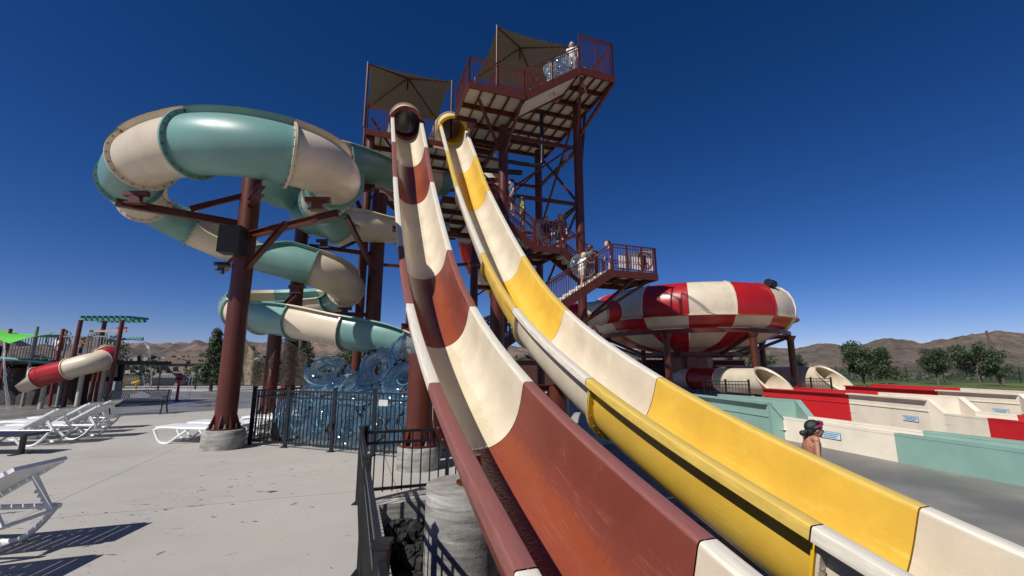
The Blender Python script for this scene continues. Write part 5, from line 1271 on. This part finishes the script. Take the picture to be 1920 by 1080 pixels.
# ------------------------------------------------------------------ playground
PX = lambda px, d: (px-960)/F*d
D0 = 20.0
def pg(px, py, d=D0): return at(px, py, d)
pl = thing('play_structure', 'dark multi-level water play structure with grey rails and a red and cream slide', 'play structure', (pg(100, 690).x, 20, 0))
zt_ = pg(100, 676).z
x0, x1 = pg(0, 676).x-3, pg(222, 676).x; y0 = pg(100, 676).y
MB().box(((x0+x1)/2, y0+1.6, zt_-.08), (x1-x0, 3.2, .16)).build('platform', wood, pl)
MB().tube([(x0, y0-.06, zt_-.05), ((x0+x1)/2-1, y0-.1, zt_+.10), (pg(105, 676).x, y0-.06, zt_-.1)], .07, 8).build('curved_beam', gteal, pl)
for px in (8, 58, 108, 122, 160, 190, 215):
    x = pg(px, 676).x; hgt = {8: 3.5, 58: 3.6, 108: 3.5, 122: 2.0, 160: 2.0, 190: 2.0, 215: 2.0}[px]
    MB().cyl((x, y0, 0), (x, y0, hgt), .065, n=12).build('post', plain('deep red post', (.16, .02, .02), .5) if px in (8, 108) else grey if px < 130 else plain('dark red post', (.12, .02, .015), .5), pl)
for a, b in ((8, 58), (58, 106), (112, 150), (150, 200)):
    xa, xb = pg(a, 676).x, pg(b, 676).x
    mb = MB(); mb.beam((xa, y0-.02, zt_+1.1), (xb, y0-.02, zt_+1.1), .05, .05).beam((xa, y0-.02, zt_+.08), (xb, y0-.02, zt_+.08), .04, .04)
    n = int((xb-xa)/.13)
    for i in range(1, n): mb.box((xa+(xb-xa)*i/n, y0-.02, zt_+.6), (.025, .025, 1.02))
    mb.build('railing', grey, pl)
mb = MB(); xa, xb = pg(18, 676).x, pg(88, 676).x
mb.add([(xa, y0+2.6, zt_+.1), (xb, y0+2.6, zt_+.1), (xb-.2, y0+2.6, zt_+1.25), (xa+.2, y0+2.6, zt_+1.25)], [(0, 1, 2, 3)]); mb.build('mesh_panel', meshp, pl)
MB().box(((x0+x1)/2-1.2, y0+3.0, .95), (x1-x0-2.4, .2, 1.9)).build('shade_backing', plain('dark brown underdeck shade', (.03, .024, .02), .9), pl)  # added dark panel, its colour standing in for deep shade beneath the platform
# mock rock walls under the deck 
for i, (px, w_, hh, dpt) in enumerate(((-5, 2.4, 1.9, 2.0), (42, 2.0, 1.7, 2.0), (92, 2.0, 1.75, 2.0), (140, 1.8, 1.5, 2.0))):
    p = pg(px, 700); c = Vector((p.x*1.07, y0+1.8, 0)); rows = []; rr = random.Random(40+i)
    for a in range(21):
        t = 2*math.pi*a/20 if a < 20 else 0; q = 1+.08*math.sin(3*t+i)+.06*math.cos(5*t)
        rows.append([c+Vector((math.cos(t)*w_*.55*q*(1.0-.12*k/6+.05*math.sin(k*2.1)), math.sin(t)*dpt*.5*q*(1-.12*k/6), hh*k/6)) for k in range(7)])
    MB().grid(rows).build('mock_rock', wood, pl)
for px, m_ in ((206, 'grey'),):
    p = pg(px, 660, 20.6); MB().add([p+Vector((-.55, 0, -1.15)), p+Vector((.55, 0, -1.15)), p+Vector((.35, 0, .55)), p+Vector((-.1, 0, .6))], [(0, 1, 2, 3)]).box((p.x, p.y+.1, .55), (1.3, .3, 1.1)).build('side_wall', plain('grey play wall', (.28, .30, .30), .6), pl)
cs = [pg(200, 664, 20.4), pg(200, 671, 20.0), pg(186, 678, 19.4), pg(160, 683, 19.1), pg(122, 694, 18.9), pg(85, 703, 18.8), pg(62, 711, 18.7), pg(42, 718, 18.6)]
Pp = resample(smooth(resample(catmull(cs), .08), 10), .08); n_ = len(Pp); cuts_ = [0, int(n_*.06), int(n_*.27), int(n_*.55), int(n_*.86), n_-1]
psl = thing('play_slide', 'small enclosed red and cream curved slide on the front of the play structure', 'water slide', (Pp[-1].x, Pp[-1].y, 0))
for i in range(5):
    mb = MB(); rows = []; seg = Pp[cuts_[i]:cuts_[i+1]+1]; half = i == 4
    for k, p in enumerate(seg):
        gi = cuts_[i]+k; t = (Pp[min(gi+1, n_-1)]-Pp[max(gi-1, 0)]).normalized(); sd = t.cross(UPV).normalized(); up = sd.cross(t); q = .44
        a0, a1 = (0, 2*math.pi) if not half else (-R(100)*(1-.3*k/len(seg)), R(100)*(1-.3*k/len(seg)))
        rows.append([p+(sd*math.sin(a)-up*math.cos(a))*q for a in [a0+(a1-a0)*j/20 for j in range(21)]])
    o = mb.grid(rows).build('slide_section', g_crm if i % 2 == 0 else g_red, psl)
    t = (Pp[cuts_[i]+1]-Pp[cuts_[i]]).normalized(); sd = t.cross(UPV).normalized(); up = sd.cross(t)
    MB().tube([p+t*.0 for p in [Pp[cuts_[i]]+(sd*math.sin(a)-up*math.cos(a))*.46 for a in [2*math.pi*j/20 for j in range(21)]]], .03, 6).build('joint_flange', g_crm, o)
for px, t_ in ((78, .8), (153, .45), (186, .2)):
    p = Pp[int(n_*t_)]; MB().cyl((p.x, p.y+.1, 0), (p.x, p.y+.1, p.z-.4), .09, .09, 12).build('support_post', plain('pale post', (.45, .40, .33), .6), psl)
# pergola tower
pz = thing('spray_pergola', 'tall slim frame with a teal slatted pergola roof over the play structure', 'pergola', (pg(190, 700).x, 20, 0))
zt2 = pg(190, 600).z
for px, py, dy in ((152, 600, 0), (178, 600, .5), (230, 600, 0)):
    p = pg(px, 600); MB().cyl((p.x-(.12 if px > 200 else .1), p.y+dy, 0), (p.x, p.y+dy, zt2), .085, n=10).build('post', steel, pz)
for z in (zt2+.05,):
    for dy in (-.1, .6): a = pg(146, 598); b = pg(242, 598); MB().beam((a.x, y0+dy, z), (b.x, y0+dy, z), .06, .14).build('roof_beam', gteal, pz)
    for i in range(9): x = pg(150, 598).x+i*.26; MB().beam((x, y0-.35, z+.10), (x+.05, y0+.85, z+.13), .05, .10).build('roof_slat', gteal, pz)
for py, c_ in ((620, tan), (614, rred)):
    a = pg(155 if py == 620 else 210, py); b = pg(228, py); MB().beam((a.x, y0, a.z), (b.x, y0, a.z), .07, .09).build('cross_rail', c_, pz)
a = pg(230, 636); MB().tube([a, pg(248, 635), pg(268, 637)], .05, 8).build('spout', gteal, pz)
for i in range(5): q = pg(242+6*i, 634); MB().ell(q, (.09, .05, .07), 8).build('spout_leaf', gteal, pz)
# green sail
gs = thing('shade_sail', 'bright green shade sail stretched over the left end of the play structure', 'shade sail', (pg(0, 620).x, 20, 0))
A, B, C_ = pg(-70, 598, 20.5), pg(128, 629, 20.5), pg(18, 644, 18.6); rows = []
for i in range(13):
    f = i/12; e0 = A.lerp(B, f)-UPV*.25*math.sin(math.pi*f); e1 = C_.lerp(B, f)-UPV*.0*math.sin(math.pi*f)+UPV*.18*math.sin(math.pi*f); rows.append([e0.lerp(e1, j/8)-UPV*.12*math.sin(math.pi*j/8) for j in range(9)])
MB().grid(rows).build('sail_cloth', greenf, gs); MB().tube([B, pg(134, 627), pg(131, 622)+Vector((0, 0, 0))], .015, 5).build('stay_cable', bsteel, gs)
rf = thing('play_hut', 'small hut roof with brown shingles at the far left of the play structure', 'play hut', (pg(-20, 640, 22).x, 22, 0))
c = pg(5, 622, 22); MB().add([c, pg(-80, 650, 21), pg(34, 650, 21), pg(60, 648, 23.5)], [(0, 1, 2), (0, 2, 3)]).build('roof', wood, rf); MB().cyl((c.x, c.y, 0), (c.x, c.y, c.z-.3), .12, n=8).build('post', wood, rf)
for i, (px, z, lb, cl) in enumerate(((103, zt_, 'child with dark hair standing at the rail of the play structure', [shorts(plain('tan shorts', (.45, .35, .25), .8))]), (137, zt_+.0, 'child in blue trunks crouching near the top of the play slide', [shorts(blueF)]), (91, zt_, 'child in pale swimwear behind the play structure rail', [shirt(whiteF)]))):
    p = pg(px, 660, 20.8); person(lb, (p.x, p.y+.3, z), R(-40+60*i), (1.45, 1.15, 1.2)[i], stand(('down', 'fwd', 'down')[i], .04), skin2, cl, brownh, .02)
MB().torus(pg(102, 636, 20.4), .36, .022, Matrix.Rotation(math.pi/2, 3, 'X'), 24, 6).cyl(pg(102, 641, 20.4), (pg(102, 641, 20.4).x, pg(102, 641, 20.4).y, zt_), .02, n=6).build('hoop', grey, pl)
# spray features
def spray_post(name, label, px, pyb, h, m_, kind):
    p = onz(px, pyb); t = thing(name, label, 'water toy', p)
    MB().cyl(p, p+UPV*h, .07, .06, 12).cyl(p, p+UPV*.05, .17, n=14).build('post', m_, t)
    if kind == 'cannon': MB().tube([p+UPV*h+Vector((-.35, 0, -.05)), p+UPV*(h+.02), p+UPV*h+Vector((.3, 0, .16))], [.10, .11, .06], 10).build('cannon', m_, t)
    elif kind == 'nozzle': MB().tube([p+UPV*h+Vector((-.18, 0, 0)), p+UPV*h+Vector((.18, 0, 0))], .08, 10).ell(p+UPV*(h+.12), (.13, .13, .13), 10).build('nozzle', m_, t)
    return t
spray_post('water_post', 'yellow upright spray post beside the play structure', 232, 728, 1.0, ryel, 'plain')
spray_post('water_cannon', 'yellow swivelling water cannon in front of the boundary fence', 254, 730, .55, ryel, 'cannon')
spray_post('water_post', 'red spray post with a round nozzle on the splash pad', 331, 752, 1.15, rred, 'nozzle')
def jet(label, pts, r):
    rr = random.Random(len(label)); P_ = catmull([Vector(p) for p in pts], 10); t = thing('water_jet', label, 'water jet', P_[-1])
    mb = MB(); mb.tube([p+Vector((rr.uniform(-1, 1), rr.uniform(-1, 1), rr.uniform(-1, 1)))*r*.25 for p in P_], [r*(.45+.8*i/len(P_))*rr.uniform(.7, 1.2) for i in range(len(P_))], 6)
    for i in range(160):
        k = rr.random()**.6; p = P_[int(k*(len(P_)-1))]; mb.ell(p+Vector((rr.gauss(0, 1), rr.gauss(0, 1), rr.gauss(0, 1)))*r*(1+3*k), (r*.22, r*.22, r*.3), 4)
    mb.build('stream', spray, t)
jet('thin white stream falling at the far left in front of the play structure', [pg(8, 640, 18), pg(9, 700, 17.6), onz(16, 766)], .05)
jet('arc of water pouring from the teal spout', [pg(268, 637), pg(276, 650), pg(281, 668), onz(284, 726)], .035)
jet('fine arc of water crossing in front of the boundary fence', [pg(222, 672, 21), pg(250, 682, 22), pg(266, 698, 23), onz(272, 728)], .03)
jet('thin upright jet on the splash pad by the red spray post', [onz(350, 752), onz(350, 752)+UPV*1.2, onz(352, 752)+UPV*1.25+Vector((.1, 0, 0)), onz(354, 751)], .02)
# parked car beyond the fence
def car(label, x, y, c):
    t = thing('parked_car', label, 'car', (x, y, -.3), R(3)); m_ = plain('car paint', c, .25, .1)
    prof = [(-2.2, .35), (-2.25, .75), (-2.1, .98), (-1.2, 1.05), (-.7, 1.48), (.7, 1.5), (1.35, 1.05), (2.1, .95), (2.25, .7), (2.2, .35)]
    mb = MB(); rows = [[Vector((px_, s_*(.86 if z_ < 1.1 else .68), z_)) for px_, z_ in prof] for s_ in (-1, 1)]
    n = len(prof); vs = rows[0]+rows[1]; mb.add(vs, [tuple(range(n)), tuple(range(n, 2*n))[::-1]]+[(i, n+i, n+(i+1) % n, (i+1) % n) for i in range(n)]); mb.build('body', m_, t, True)
    for s_ in (-1, 1):
        MB().add([(-1.0, s_*.80, 1.08), (1.1, s_*.80, 1.08), (.62, s_*.71, 1.42), (-.62, s_*.71, 1.42)], [(0, 1, 2, 3)]).build('window', bsteel, t, True)
        for wx in (-1.4, 1.4): w_ = MB().cyl((wx, s_*.74, .33), (wx, s_*.9, .33), .33, n=18).build('wheel', dark, t, True); MB().cyl((wx, s_*.89, .33), (wx, s_*.915, .33), .19, n=12).build('rim', boltm, w_, True)
        MB().ell((2.2, s_*.6, .74), (.06, .15, .08), 8).build('headlight', whiteF, t, True)
car('dark parked car behind the boundary fence, seen through the pickets', *(at(318, 700, 46).xy), (.03, .03, .035))
# things of the pump area seen between the two slides
eq = thing('blue_gate', 'small blue board gate glimpsed between the two speed slides', 'gate', T(1.2, 13.2, 0), -ANG)
mb = MB()
for i in range(7): mb.box((-.6+i*.2, 0, 1.6), (.10, .03, 2.6))
mb.build('board', plain('blue board', (.02, .06, .2), .5), eq, True); MB().beam((-.75, .05, 2.85), (.75, .05, 2.85), .06, .08).build('rail', bsteel, eq, True)
